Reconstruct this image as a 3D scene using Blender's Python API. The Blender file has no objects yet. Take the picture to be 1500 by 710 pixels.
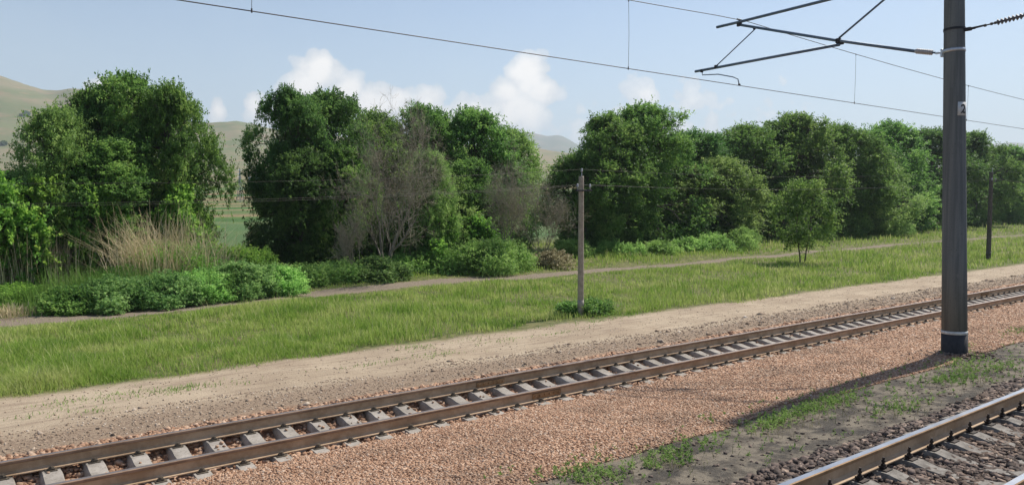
import bpy, math, random
import numpy as np
from mathutils import Vector, Matrix
R = math.radians
random.seed(4); RNG = np.random.default_rng(4)
scene = bpy.context.scene
COL = scene.collection

# ------------------------------------------------------------------ camera
EYE = 3.36
PSI = R(52.5); PITCH = R(3.09); FPX = 1112.0
cam_d = bpy.data.cameras.new('camera'); cam = bpy.data.objects.new('camera', cam_d); COL.objects.link(cam)
cam_d.sensor_width = 36; cam_d.lens = 36 * FPX / 1500
cam_d.clip_start = 0.1; cam_d.clip_end = 20000
cam.location = (0, 0, EYE)
cam.rotation_euler = (math.pi / 2 - PITCH, 0, PSI - math.pi / 2)
scene.camera = cam
scene.render.resolution_x = 1024; scene.render.resolution_y = 484

# ------------------------------------------------------------------ light
SUN_EL = R(51); SUN_AZ = R(4)          # azimuth measured from +X (along the track) towards +Y
scene.view_settings.view_transform = 'Standard'
try: scene.view_settings.look = 'None'
except Exception: pass
scene.view_settings.exposure = 0.5; scene.view_settings.gamma = 1.0
scene.view_settings.use_curve_mapping = False
SKY_STRENGTH = 0.095
sun_d = bpy.data.lights.new('sun', 'SUN'); sun = bpy.data.objects.new('sun', sun_d); COL.objects.link(sun)
sun_d.energy = 4.2; sun_d.angle = R(1.0); sun_d.color = (1.0, 0.94, 0.84)
sdir = Vector((math.cos(SUN_EL) * math.cos(SUN_AZ), math.cos(SUN_EL) * math.sin(SUN_AZ), math.sin(SUN_EL)))
sun.rotation_euler = sdir.to_track_quat('Z', 'Y').to_euler()
sun.location = (40, -20, 60)

# ------------------------------------------------------------------ image <-> place
T = np.array([math.cos(PSI), math.sin(PSI)])      # view heading in the (x, y) plane
def ray(px, py):
    a = (px - 750) / FPX; b = (355 - py) / FPX
    cp, sp = math.cos(PITCH), math.sin(PITCH)
    f = cp + b * sp; up = -sp + b * cp
    return np.array([T[0] * f + T[1] * a, T[1] * f - T[0] * a, up])
def gp(px, py, z):                                # point of the plane z seen at a pixel of the photo
    d = ray(px, py); k = (z - EYE) / d[2]; return np.array([d[0] * k, d[1] * k, z])
def xp(px, py, x):                                # the same for the vertical plane across the track
    d = ray(px, py); k = x / d[0]; return Vector((x, d[1] * k, EYE + d[2] * k))
def lp(px, py, y):                                # the same for the vertical plane at lateral distance y
    d = ray(px, py); k = y / d[1]; return Vector((d[0] * k, y, EYE + d[2] * k))
def depth(p): return p[0] * T[0] + p[1] * T[1]
def pix(P):
    P = np.atleast_2d(P); X = P[:, 0] * T[1] - P[:, 1] * T[0]; Y = P[:, 0] * T[0] + P[:, 1] * T[1]; Zz = P[:, 2] - EYE
    cp, sp = math.cos(PITCH), math.sin(PITCH)
    d = Y * cp - Zz * sp; u = Y * sp + Zz * cp
    d = np.maximum(d, 0.01)
    return 750 + FPX * X / d, 355 - FPX * u / d

# ------------------------------------------------------------------ node helpers
def new_mat(name):
    m = bpy.data.materials.new(name); m.use_nodes = True
    nt = m.node_tree; nt.nodes.clear()
    out = nt.nodes.new('ShaderNodeOutputMaterial')
    return m, nt, out
class NT:
    def __init__(s, nt): s.nt = nt
    def n(s, typ, **kw):
        nd = s.nt.nodes.new(typ)
        for k, v in kw.items(): setattr(nd, k, v)
        return nd
    def put(s, sock, v):
        if isinstance(v, bpy.types.NodeSocket): s.nt.links.new(v, sock)
        elif v is not None: sock.default_value = v
    def m(s, op, a, b=None, c=None, clamp=False):
        nd = s.n('ShaderNodeMath', operation=op, use_clamp=clamp)
        s.put(nd.inputs[0], a)
        if b is not None: s.put(nd.inputs[1], b)
        if c is not None: s.put(nd.inputs[2], c)
        return nd.outputs[0]
    def step(s, x, a, b):                         # smoothstep from a to b
        nd = s.n('ShaderNodeMapRange', interpolation_type='SMOOTHSTEP')
        s.put(nd.inputs['Value'], x); nd.inputs['From Min'].default_value = a; nd.inputs['From Max'].default_value = b
        return nd.outputs['Result']
    def noise(s, scale, detail=4, rough=0.55, vec=None, dist=0.0):
        nd = s.n('ShaderNodeTexNoise'); nd.inputs['Scale'].default_value = scale
        nd.inputs['Detail'].default_value = detail; nd.inputs['Roughness'].default_value = rough
        nd.inputs['Distortion'].default_value = dist
        if vec is not None: s.put(nd.inputs['Vector'], vec)
        return nd.outputs['Fac']
    def mix(s, f, a, b):
        nd = s.n('ShaderNodeMix', data_type='RGBA'); s.put(nd.inputs[0], f)
        for i, v in ((6, a), (7, b)):
            if isinstance(v, tuple) and len(v) == 3: v = v + (1,)
            s.put(nd.inputs[i], v)
        return nd.outputs[2]
    def ramp(s, f, stops):
        nd = s.n('ShaderNodeValToRGB'); s.put(nd.inputs[0], f)
        el = nd.color_ramp.elements
        while len(el) < len(stops): el.new(0.5)
        for e, (p, c) in zip(el, stops): e.position = p; e.color = tuple(c) + (1,)
        return nd.outputs[0]
    def pos(s): return s.n('ShaderNodeNewGeometry').outputs['Position']
    def xyz(s, v):
        nd = s.n('ShaderNodeSeparateXYZ'); s.put(nd.inputs[0], v); return nd.outputs
    def attr(s, name): return s.n('ShaderNodeAttribute', attribute_name=name).outputs['Fac']
    def bsdf(s, out, col, rough=0.8, metal=0.0, bump=None, bs=0.3, bd=0.02, spec=None):
        b = s.n('ShaderNodeBsdfPrincipled')
        if isinstance(col, tuple) and len(col) == 3: col = col + (1,)
        s.put(b.inputs['Base Color'], col); s.put(b.inputs['Roughness'], rough); s.put(b.inputs['Metallic'], metal)
        if spec is not None: b.inputs['Specular IOR Level'].default_value = spec
        if bump is not None:
            bn = s.n('ShaderNodeBump'); bn.inputs['Strength'].default_value = bs; bn.inputs['Distance'].default_value = bd
            s.put(bn.inputs['Height'], bump); s.put(b.inputs['Normal'], bn.outputs[0])
        s.nt.links.new(b.outputs[0], out.inputs['Surface'])
        return b

def objc(N):
    return N.n('ShaderNodeTexCoord').outputs['Object']

def simple(name, c1, c2, scale, rough=0.8, metal=0.0, bs=0.3, bd=0.01, detail=5, spec=None, coord='pos'):
    m, nt, out = new_mat(name); N = NT(nt)
    v = N.pos() if coord == 'pos' else objc(N)
    f = N.noise(scale, detail, 0.6, v)
    f2 = N.noise(scale * 6, 3, 0.6, v)
    k = N.step(N.m('ADD', N.m('MULTIPLY', f, 0.7), N.m('MULTIPLY', f2, 0.3)), 0.35, 0.65)
    N.bsdf(out, N.mix(k, c1, c2), rough, metal, f2, bs, bd, spec)
    return m

# ------------------------------------------------------------------ world: sky with clouds
w = bpy.data.worlds.new('World'); scene.world = w; w.use_nodes = True
wn = w.node_tree; wn.nodes.clear(); N = NT(wn)
wo = wn.nodes.new('ShaderNodeOutputWorld'); bg = wn.nodes.new('ShaderNodeBackground')
sky = wn.nodes.new('ShaderNodeTexSky'); sky.sky_type = 'NISHITA'; sky.sun_disc = False
sky.sun_elevation = SUN_EL; sky.sun_rotation = math.pi / 2 - SUN_AZ
sky.air_density = 1.0; sky.dust_density = 0.7; sky.ozone_density = 1.6; sky.altitude = 500
tc = wn.nodes.new('ShaderNodeTexCoord'); dvec = tc.outputs['Generated']
sx = N.xyz(dvec)
az = N.m('ARCTAN2', sx[1], sx[0]); el = N.m('ARCSINE', sx[2])
def azel(px, py):
    d = ray(px, py); d = d / np.linalg.norm(d); return math.atan2(d[1], d[0]), math.asin(d[2])
nz1 = N.noise(9.0, 6, 0.6, dvec); nz2 = N.noise(38.0, 5, 0.6, dvec)
puffs = [  # px, py, half width, half height of each heap of the cumulus bank, solidity
    (470, 108, 44, 36, 1.25), (448, 122, 32, 28, 1.15), (505, 132, 40, 28, 1.1), (560, 152, 66, 32, 1.2), (628, 150, 34, 26, 1.05),
    (690, 172, 95, 34, 0.95), (775, 112, 44, 32, 1.25), (795, 132, 36, 26, 1.1), (745, 135, 34, 26, 1.05), (755, 162, 66, 38, 1.0),
    (945, 140, 52, 30, 0.62), (1010, 155, 60, 40, 0.5), (930, 165, 80, 34, 0.5),
    (610, 185, 290, 46, 0.55), (980, 190, 260, 50, 0.45),
    (148, 128, 24, 14, 0.95), (318, 160, 16, 24, 0.85), (372, 152, 22, 22, 0.85), (420, 165, 110, 30, 0.62)]
dens = None
for (px, py, hw, hh, s_) in puffs:
    a0, e0 = azel(px, py)
    ww = hw / FPX * 0.92 * 1.25; hh2 = hh / FPX * 1.32
    dx = N.m('DIVIDE', N.m('SUBTRACT', az, a0), ww); dy = N.m('DIVIDE', N.m('SUBTRACT', el, e0), hh2)
    r2 = N.m('ADD', N.m('MULTIPLY', dx, dx), N.m('MULTIPLY', dy, dy))
    v = N.m('MULTIPLY', N.m('SUBTRACT', 1.0, N.m('SQRT', r2)), s_)
    dens = v if dens is None else N.m('MAXIMUM', dens, v)
def vor(sc):
    nd = N.n('ShaderNodeTexVoronoi'); nd.inputs['Scale'].default_value = sc
    wv = N.n('ShaderNodeVectorMath', operation='ADD'); N.put(wv.inputs[0], dvec)
    ns = N.n('ShaderNodeTexNoise'); N.put(ns.inputs['Vector'], dvec); ns.inputs['Scale'].default_value = sc * .8
    sc_ = N.n('ShaderNodeVectorMath', operation='SCALE'); N.put(sc_.inputs[0], ns.outputs['Color']); sc_.inputs['Scale'].default_value = .6 / sc
    N.put(wv.inputs[1], sc_.outputs[0]); N.put(nd.inputs['Vector'], wv.outputs[0])
    return N.m('SUBTRACT', .45, nd.outputs['Distance'])
bill = N.m('ADD', N.m('MULTIPLY', vor(26), .55), N.m('MULTIPLY', vor(60), .35))
nn = N.m('ADD', N.m('MULTIPLY', N.m('SUBTRACT', nz1, 0.5), 0.9), N.m('MULTIPLY', N.m('SUBTRACT', nz2, 0.5), 0.85))
cl = N.m('ADD', N.m('ADD', dens, N.m('MULTIPLY', nn, .7)), bill)
cmask = N.step(cl, 0.14, 0.27)
shade = N.step(N.m('ADD', N.m('MULTIPLY', cl, 0.6), N.m('MULTIPLY', nz2, 0.55)), 0.25, 0.85)
ccol = N.mix(shade, (5.5, 5.9, 6.3), (8.7, 8.5, 8.2))
# thin veil of high haze brightening the lower sky
veil = N.m('MULTIPLY', N.step(el, 0.42, 0.0), 0.66)
veil = N.m('ADD', veil, N.m('MULTIPLY', N.step(nz1, 0.45, 0.75), 0.06))
skyc = N.mix(veil, sky.outputs[0], (4.7, 5.6, 6.2))
wfin = N.mix(N.m('MULTIPLY', cmask, N.m('MULTIPLY_ADD', N.step(dens, 0.05, 0.75), 0.48, 0.5)), skyc, ccol)
wn.links.new(wfin, bg.inputs['Color']); bg.inputs['Strength'].default_value = SKY_STRENGTH
wn.links.new(bg.outputs[0], wo.inputs['Surface'])

# ------------------------------------------------------------------ mesh helpers
def fast_mesh(name, V, F, mats=None, attrs=None, smooth=False, mi=None):
    V = np.ascontiguousarray(V, dtype=np.float32); F = np.ascontiguousarray(F, dtype=np.int32)
    me = bpy.data.meshes.new(name)
    n, k = F.shape
    me.vertices.add(len(V)); me.vertices.foreach_set('co', V.ravel())
    me.loops.add(n * k); me.loops.foreach_set('vertex_index', F.ravel())
    me.polygons.add(n); me.polygons.foreach_set('loop_start', np.arange(0, n * k, k, dtype=np.int32))
    me.polygons.foreach_set('loop_total', np.full(n, k, dtype=np.int32))
    if smooth: me.polygons.foreach_set('use_smooth', np.ones(n, dtype=bool))
    if mi is not None: me.polygons.foreach_set('material_index', np.asarray(mi, dtype=np.int32))
    for a, v in (attrs or {}).items():
        at = me.attributes.new(a, 'FLOAT', 'POINT'); at.data.foreach_set('value', np.ascontiguousarray(v, dtype=np.float32))
    me.update(calc_edges=True)
    for m in (mats or []): me.materials.append(m)
    return me
def link(name, me, parent=None, loc=None):
    o = bpy.data.objects.new(name, me); COL.objects.link(o)
    if parent is not None: o.parent = parent
    if loc is not None: o.location = loc
    return o
def tag(o, label=None, cat=None, group=None, kind=None):
    if label: o['label'] = label
    if cat: o['category'] = cat
    if group: o['group'] = group
    if kind: o['kind'] = kind
    return o
def empty(name, loc, label, cat, group=None):
    o = bpy.data.objects.new(name, None); COL.objects.link(o); o.location = loc; o.empty_display_size = 0.3
    return tag(o, label, cat, group)

class MB:
    """collects quads and triangles (triangles stored as quads with a repeated corner are avoided)"""
    def __init__(s): s.v = []; s.f = []; s.mi = []
    def add(s, vs, fs, mi=0):
        b = len(s.v); s.v += [tuple(v) for v in vs]; s.f += [tuple(i + b for i in f) for f in fs]; s.mi += [mi] * len(fs)
    def box(s, c, d, mi=0, mat=None, bev=0.0):
        x, y, z = [k / 2 for k in d]
        if bev:
            b = bev; vs = []
            prof = [(-x + b, -y), (x - b, -y), (x, -y + b), (x, y - b), (x - b, y), (-x + b, y), (-x, y - b), (-x, -y + b)]
            ins = [(px_ * (1 - b / x), py_ * (1 - b / y)) for px_, py_ in prof]
            rings = [[(p[0], p[1], -z) for p in ins], [(p[0], p[1], -z + b) for p in prof], [(p[0], p[1], z - b) for p in prof], [(p[0], p[1], z) for p in ins]]
            vs = [v for r in rings for v in r]
            fs = [(r * 8 + i, r * 8 + (i + 1) % 8, (r + 1) * 8 + (i + 1) % 8, (r + 1) * 8 + i) for r in range(3) for i in range(8)]
            fs += [tuple(range(7, -1, -1)), tuple(range(24, 32))]
        else:
            vs = [(i, j, k) for k in (-z, z) for j in (-y, y) for i in (-x, x)]
            fs = [(0, 2, 3, 1), (4, 5, 7, 6), (0, 1, 5, 4), (1, 3, 7, 5), (3, 2, 6, 7), (2, 0, 4, 6)]
        vv = [Vector(v) for v in vs]
        if mat is not None: vv = [mat @ v for v in vv]
        s.add([v + Vector(c) for v in vv], fs, mi)
    def tube(s, pts, rad, n=8, mi=0, cap=True):
        pts = [Vector(p) for p in pts]
        if not hasattr(rad, '__len__'): rad = [rad] * len(pts)
        b = len(s.v); up = None
        for i, p in enumerate(pts):
            d = (pts[min(i + 1, len(pts) - 1)] - pts[max(i - 1, 0)])
            if d.length < 1e-9: d = Vector((0, 0, 1))
            d.normalize()
            if up is None: up = Vector((0, 0, 1)) if abs(d.z) < 0.9 else Vector((1, 0, 0))
            a = d.cross(up).normalized(); c = a.cross(d).normalized(); up = c
            for k in range(n):
                t = 2 * math.pi * k / n
                s.v.append(tuple(p + (a * math.cos(t) + c * math.sin(t)) * rad[i]))
        for i in range(len(pts) - 1):
            for k in range(n):
                s.f.append((b + i * n + k, b + i * n + (k + 1) % n, b + (i + 1) * n + (k + 1) % n, b + (i + 1) * n + k)); s.mi.append(mi)
        if cap:
            s.f.append(tuple(b + k for k in range(n - 1, -1, -1))); s.mi.append(mi)
            e = b + (len(pts) - 1) * n; s.f.append(tuple(e + k for k in range(n))); s.mi.append(mi)
    def mesh(s, name, mats, smooth=False):
        me = bpy.data.meshes.new(name); me.from_pydata(s.v, [], s.f)
        for m in (mats if isinstance(mats, (list, tuple)) else [mats]): me.materials.append(m)
        me.polygons.foreach_set('material_index', s.mi)
        if smooth: me.polygons.foreach_set('use_smooth', [True] * len(s.f))
        me.update(); return me
    def build(s, name, mats, parent=None, smooth=False):
        return link(name, s.mesh(name, mats, smooth), parent)

# ------------------------------------------------------------------ terrain
GR = -1.14
PROF_Y = np.array([-400, -3, 1.6, 2.6, 5.55, 6.1, 7.2, 8.2, 9.2, 10.9, 12.1, 12.65, 12.95, 14.1, 14.4, 14.9, 15.6, 16.4, 17.2, 18.0, 19.4, 20.6, 22, 33, 34.2, 36.5, 38, 60, 4000])
PROF_Z = np.array([-.9, -.6, -.28, -.255, -.25, -.34, -.42, -.45, -.58, -.84, -1.0, -1.07, -1.20, -1.20, -1.06, -1.03, -1.05, -1.07, -1.10, -1.13, -1.12, -1.10, -1.12, -1.15, -1.2, -1.2, -1.14, -1.15, -1.15])
def wob(x, y, s, seed):
    r = np.random.default_rng(seed); z = 0
    for i in range(7):
        a = r.uniform(0, 6.28); f = s * r.uniform(.5, 2.0); p = r.uniform(0, 6.28)
        z = z + np.sin((x * math.cos(a) + y * math.sin(a)) * f + p)
    return z / 7
def gz(x, y):
    x = np.asarray(x, float); y = np.asarray(y, float)
    z = np.interp(y, PROF_Y, PROF_Z)
    soil = np.clip((y - 15.4) / .8, 0, 1) + np.clip((y - 6.1) / .3, 0, 1) * np.clip((8.6 - y) / .5, 0, 1)
    z = z + soil * (wob(x, y, 1.0, 1) * .05 + wob(x, y, 3.2, 2) * .022)
    pink = np.clip((y - 8.2) / .6, 0, 1) * np.clip((12.4 - y) / .6, 0, 1)
    z = z + pink * (wob(x, y, .8, 3) * .07 + wob(x, y, 3.0, 9) * .025)
    rut = np.exp(-((y - 18.0) / .28) ** 2) + np.exp(-((y - 19.7) / .28) ** 2)
    z = z - rut * .035 * (y > 16) + .07 * np.exp(-((x - 20.0) ** 2 + (y - 8.25) ** 2) / .35)
    z = z + np.clip((y - 22) / 4, 0, 1) * (wob(x, y, .35, 4) * .10)
    return z
# foot path through the meadow
PATH = np.array([gp(a, b, -1.17)[:2] for a, b in [(-500, 530), (-250, 500), (0, 474), (110, 466), (200, 457), (330, 441), (500, 425), (700, 408), (830, 400), (1000, 386), (1150, 373), (1300, 360), (1400, 352)]])
PATHX = np.concatenate([PATH[:, 0], [400, 3000]]); PATHY = np.concatenate([PATH[:, 1], [PATH[-1, 1] + 6, 120]])
def path_d(x, y): return np.abs(y - np.interp(x, PATHX, PATHY)) + wob(x, y, 1.1, 8) * .35 + np.interp(x, [5, 30, 48, 60, 90], [-.15, .25, .55, .62, .62])
def seq(*seg):
    out = []
    for a, b, s in seg: out.append(np.arange(a, b, s))
    return np.concatenate(out)
xs = np.concatenate([-np.geomspace(4000, 30, 16), seq((-24, -12, 1.5), (-12, 50, .25), (50, 110, .6), (110, 220, 2)), np.geomspace(222, 5000, 24)])
ys = np.concatenate([-np.geomspace(3000, 8, 12), seq((-6, 2, .8), (2, 23, .16), (23, 31, .4), (31, 40, .28), (40, 60, 1)), np.geomspace(61, 4500, 24)])
GX, GY = np.meshgrid(xs, ys, indexing='ij'); GZ = gz(GX, GY)
V = np.stack([GX.ravel(), GY.ravel(), GZ.ravel()], 1)
nx_, ny_ = len(xs), len(ys)
I = np.arange(nx_ * ny_).reshape(nx_, ny_)
F = np.stack([I[:-1, :-1].ravel(), I[1:, :-1].ravel(), I[1:, 1:].ravel(), I[:-1, 1:].ravel()], 1)
pathm = np.clip(1.0 - (path_d(GX, GY) - .75) / .9, 0, 1).ravel()
fc = V[F].mean(1)
road_edge = 20.75 + wob(fc[:, 0], fc[:, 1] * 0, .5, 5) * .8 + wob(fc[:, 0], 0 * fc[:, 1], 1.9, 6) * .4

# soil material for all the zones across the track
mg, nt, out = new_mat('soil_and_sand'); N = NT(nt)
P = N.pos(); xyz = N.xyz(P); Y = xyz[1]
nl = N.noise(0.55, 5, .6, P); nm_ = N.noise(3.0, 5, .62, P); nf = N.noise(16, 5, .65, P); nvf = N.noise(70, 3, .6, P)
def jit(amp): return N.m('ADD', Y, N.m('MULTIPLY', N.m('SUBTRACT', N.m('ADD', N.m('MULTIPLY', nl, .55), N.m('MULTIPLY', nm_, .45)), .5), amp))
dark_bal = N.mix(N.step(nvf, .35, .65), (.05, .04, .035), (.15, .12, .10))
cinder = N.mix(N.step(nm_, .36, .60), (.085, .072, .058), (.21, .178, .135))
cinder = N.mix(N.m('MULTIPLY', N.step(N.noise(1.1, 5, .65, P), .50, .60), .8), cinder, (.050, .045, .040))
cinder = N.mix(N.m('MULTIPLY', N.step(nf, .5, .75), .5), cinder, (.20, .175, .14))
pinkb = N.mix(N.step(nvf, .3, .7), (.22, .115, .065), (.42, .24, .15))
grav = N.mix(N.step(nf, .35, .65), (.19, .135, .095), (.34, .255, .18))
grav = N.mix(N.m('MULTIPLY', N.step(nvf, .55, .8), .5), grav, (.44, .36, .28))
sand = N.mix(N.step(nl, .3, .7), (.35, .27, .19), (.46, .37, .265))
strv = N.n('ShaderNodeMapping'); N.put(strv.inputs['Vector'], P); strv.inputs['Scale'].default_value = (.35, 4.5, 1)
streak = N.noise(1.6, 5, .6, strv.outputs[0])
sand = N.mix(N.m('MULTIPLY', N.step(streak, .48, .66), .7), sand, (.26, .195, .14))
sand = N.mix(N.m('MULTIPLY', N.step(nf, .52, .8), .4), sand, (.52, .43, .33))
turf = N.mix(N.step(nm_, .35, .65), (.08, .10, .032), (.19, .175, .075))
field = N.mix(N.step(N.noise(.02, 3, .5, P), .4, .6), (.07, .13, .04), (.12, .16, .055))
pathc = N.mix(N.step(nf, .35, .65), (.17, .135, .10), (.27, .22, .165))
c = N.mix(N.step(jit(1.2), 5.5, 6.0), dark_bal, cinder)
c = N.mix(N.step(jit(1.1), 7.7, 8.15), c, pinkb)
c = N.mix(N.step(jit(1.3), 15.2, 15.9), c, grav)
c = N.mix(N.step(jit(1.5), 16.6, 17.6), c, sand)
c = N.mix(N.step(jit(1.6), 20.3, 20.9), c, turf)
c = N.mix(N.step(Y, 60, 80), c, field)
pm = N.step(N.m('ADD', N.attr('path'), N.m('MULTIPLY', N.m('SUBTRACT', nm_, .5), .9)), .38, .62)
c = N.mix(pm, c, pathc)
hgt = N.m('ADD', N.m('MULTIPLY', nf, .6), N.m('MULTIPLY', nvf, .35))
N.bsdf(out, c, .93, 0, hgt, .9, .05, .2)

fy = fc[:, 1]
is_road = (fy > 16.9) & (fy < road_edge) & (fc[:, 0] > -60) & (fc[:, 0] < 260)
is_path = (path_d(fc[:, 0], fc[:, 1]) < 1.15) & (fc[:, 0] > -60) & (fc[:, 0] < 230)
def submesh(name, mask, kind='structure'):
    f = F[mask]; u, inv = np.unique(f, return_inverse=True)
    me = fast_mesh(name, V[u], inv.reshape(f.shape), [mg], {'path': pathm[u]}, smooth=True)
    return tag(link(name, me), kind=kind)
tag(submesh('ground', ~(is_road | is_path)), 'soil, cinders and turf between and beyond the tracks')
tag(submesh('dirt_road', is_road), 'pale sandy vehicle track beside the far railway line')
tag(submesh('footpath', is_path & ~is_road), 'worn earth footpath in front of the bushes')

# hills: rolling land that rises behind the tree belt, in polar strips around the viewpoint
SK_X = np.array([-900, -500, -250, -100, 0, 40, 70, 85, 110, 135, 160, 200, 250, 300, 350, 400, 500, 600, 700, 780, 830, 900, 1100, 1400, 2200])
SK_Y = np.array([150, 90, 60, 85, 112, 125, 134, 135, 130, 133, 146, 165, 176, 182, 180, 190, 200, 212, 216, 219, 228, 245, 268, 280, 285])
def polar(name, xsk, ysk, Zs, prof, base_py, mat, seed, ncol, rough):
    pxs = np.linspace(-900, 2200, ncol)
    # angle columns
    V_ = []; nr = len(Zs)
    for px in pxs:
        d = ray(px, 295); hx, hy = d[0], d[1]
        sky_e = (295 - np.interp(px, xsk, ysk)) / FPX
        for Z, k in zip(Zs, prof):
            x, y = hx * Z, hy * Z
            e0 = np.interp(Z, [100, 220, 600, 900, 1e5], [-.047, -.012, .028, .045, .045]) if base_py is None else base_py
            e = e0 + (sky_e - e0) * k
            nz = (wob(x, y, .012, seed) * .6 + wob(x, y, .035, seed + 1) * .3 + wob(x, y, .09, seed + 2) * .14) * rough * Z * (k * (1.15 - k) * 3.2 + .02)
            V_.append((x, y, EYE + e * Z + nz))
    V_ = np.array(V_); I = np.arange(ncol * nr).reshape(ncol, nr)
    F_ = np.stack([I[:-1, :-1].ravel(), I[:-1, 1:].ravel(), I[1:, 1:].ravel(), I[1:, :-1].ravel()], 1)
    return tag(link(name, fast_mesh(name, V_, F_, [mat], smooth=True)), kind='structure')
mh, nt, out = new_mat('dry_grass_hill'); N = NT(nt); P = N.pos(); xyz = N.xyz(P)
a = N.noise(.006, 6, .6, P); b = N.noise(.03, 5, .6, P); cc = N.noise(.2, 4, .6, P)
col = N.mix(N.step(a, .38, .62), (.150, .175, .075), (.235, .205, .115))
col = N.mix(N.m('MULTIPLY', N.step(b, .48, .66), .55), col, (.33, .22, .14))
rng2 = N.m('SQRT', N.m('ADD', N.m('MULTIPLY', xyz[0], xyz[0]), N.m('MULTIPLY', xyz[1], xyz[1])))
fm = N.n('ShaderNodeMapping'); N.put(fm.inputs['Vector'], P); fm.inputs['Scale'].default_value = (.004, .018, 0); fm.inputs['Rotation'].default_value = (0, 0, R(12))
strip = N.noise(1, 2, .4, fm.outputs[0])
fields = N.ramp(strip, [(.35, (.05, .11, .03)), (.46, (.09, .16, .04)), (.52, (.27, .19, .11)), (.58, (.10, .15, .05)), (.7, (.16, .19, .07))])
fields = N.mix(N.m('MULTIPLY', N.step(cc, .4, .7), .3), fields, (.05, .08, .025))
col = N.mix(N.step(rng2, 430, 800), fields, col)
N.bsdf(out, col, .95, 0, cc, .6, .8, .1)
Zs = np.concatenate([np.geomspace(100, 900, 24), np.linspace(950, 1900, 40), [2100, 2500]])
pr = np.concatenate([np.zeros(24), np.sin(np.linspace(0, 1, 40) * math.pi / 2) ** 1.5, [.93, .6]])
polar('hills', SK_X, SK_Y, Zs, pr, None, mh, 20, 500, .016)
mf, nt, out = new_mat('distant_hill_slope'); N = NT(nt); P = N.pos()
col = N.mix(N.step(N.noise(.004, 6, .6, P), .4, .6), (.09, .12, .06), (.17, .15, .09))
N.bsdf(out, col, .95, 0)
FX = np.array([-900, -200, 200, 600, 690, 735, 770, 785, 800, 820, 850, 900, 1000, 1200, 1380, 1440, 1480, 1520, 1700, 2200])
FY = np.array([240, 230, 240, 232, 215, 200, 193, 197, 201, 199, 214, 235, 240, 235, 220, 212, 209, 211, 220, 230])
Zf = np.concatenate([np.linspace(3200, 5200, 26), [5600]]); pf = np.concatenate([np.sin(np.linspace(0, 1, 26) * math.pi / 2), [.8]])
polar('distant_hills', FX, FY, Zf, pf, .0, mf, 40, 400, .006)

# ------------------------------------------------------------------ loose stone
def stones(name, X, Yc, size, c_attr, mat, label, sink=.3, flat=.75):
    n = len(X); S = size[:, None, None]
    cube = np.array([(-1, -1, -1), (1, -1, -1), (1, 1, -1), (-1, 1, -1), (-1, -1, 1), (1, -1, 1), (1, 1, 1), (-1, 1, 1)], float) * .5
    B = cube[None] * RNG.uniform(.5, 1.35, (n, 1, 3)) + RNG.uniform(-.20, .20, (n, 8, 3))
    top = B[:, 4:, :2] * RNG.uniform(.45, .95, (n, 1, 1)); B[:, 4:, :2] = top
    q = RNG.normal(size=(n, 4)); q /= np.linalg.norm(q, axis=1)[:, None]
    w_, x_, y_, z_ = q.T
    Rm = np.stack([1 - 2 * (y_**2 + z_**2), 2 * (x_*y_ - z_*w_), 2 * (x_*z_ + y_*w_), 2 * (x_*y_ + z_*w_), 1 - 2 * (x_**2 + z_**2), 2 * (y_*z_ - x_*w_), 2 * (x_*z_ - y_*w_), 2 * (y_*z_ + x_*w_), 1 - 2 * (x_**2 + y_**2)], 1).reshape(n, 3, 3)
    B = np.einsum('nij,nkj->nki', Rm, B) * S
    B[:, :, 2] *= flat
    C = np.stack([X, Yc, gz(X, Yc) + size * (.5 - sink)], 1)
    Vv = (B + C[:, None]).reshape(-1, 3)
    q6 = np.array([(0, 3, 2, 1), (4, 5, 6, 7), (0, 1, 5, 4), (1, 2, 6, 5), (2, 3, 7, 6), (3, 0, 4, 7)])
    Ff = (q6[None] + (np.arange(n) * 8)[:, None, None]).reshape(-1, 4)
    me = fast_mesh(name, Vv, Ff, [mat], {'tint': np.repeat(c_attr, 8)})
    return tag(link(name, me), label, kind='stuff')
def stone_mat(name, stops, rough=.85):
    m, nt, out = new_mat(name); N = NT(nt); P = N.pos()
    c = N.ramp(N.attr('tint'), stops)
    n1 = N.noise(60, 3, .6, P); n0 = N.noise(.55, 4, .6, P)
    c = N.mix(N.m('MULTIPLY', n1, .35), c, (.15, .105, .08))
    c = N.mix(N.m('MULTIPLY', N.step(n0, .47, .66), .38), c, (.17, .115, .08))
    N.bsdf(out, c, rough, 0, n1, .4, .01, .25); return m
pink_m = stone_mat('pink_crushed_granite', [(0, (.24, .12, .068)), (.3, (.41, .235, .145)), (.6, (.50, .305, .195)), (.85, (.56, .38, .26)), (1, (.64, .50, .39))])
dark_m = stone_mat('brown_grey_ballast_stone', [(0, (.04, .032, .03)), (.45, (.11, .085, .075)), (.8, (.21, .155, .13)), (1, (.42, .32, .25))])
grav_m = stone_mat('tan_field_gravel', [(0, (.22, .16, .11)), (.4, (.35, .26, .185)), (.8, (.44, .34, .25)), (1, (.64, .56, .47))])
def scatter(n, x0, x1, y0, y1, zfall, edge=.4):
    """random spots, thinner with distance from the viewpoint"""
    X = RNG.uniform(x0, x1, n * 3); Yv = RNG.uniform(y0, y1, n * 3)
    Z = X * T[0] + Yv * T[1]
    keep = RNG.uniform(size=n * 3) < np.clip((zfall / np.maximum(Z, .1)) ** 1.6, 0, 1)
    jy = wob(X, Yv, 2.2, 12) * edge
    keep &= (Yv + jy > y0 + .0) & (Yv + jy < y1)
    Px, Py = pix(np.stack([X, Yv, gz(X, Yv)], 1)); keep &= (Px > -120) & (Px < 1640) & (Py < 830)
    return X[keep], Yv[keep]
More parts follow.
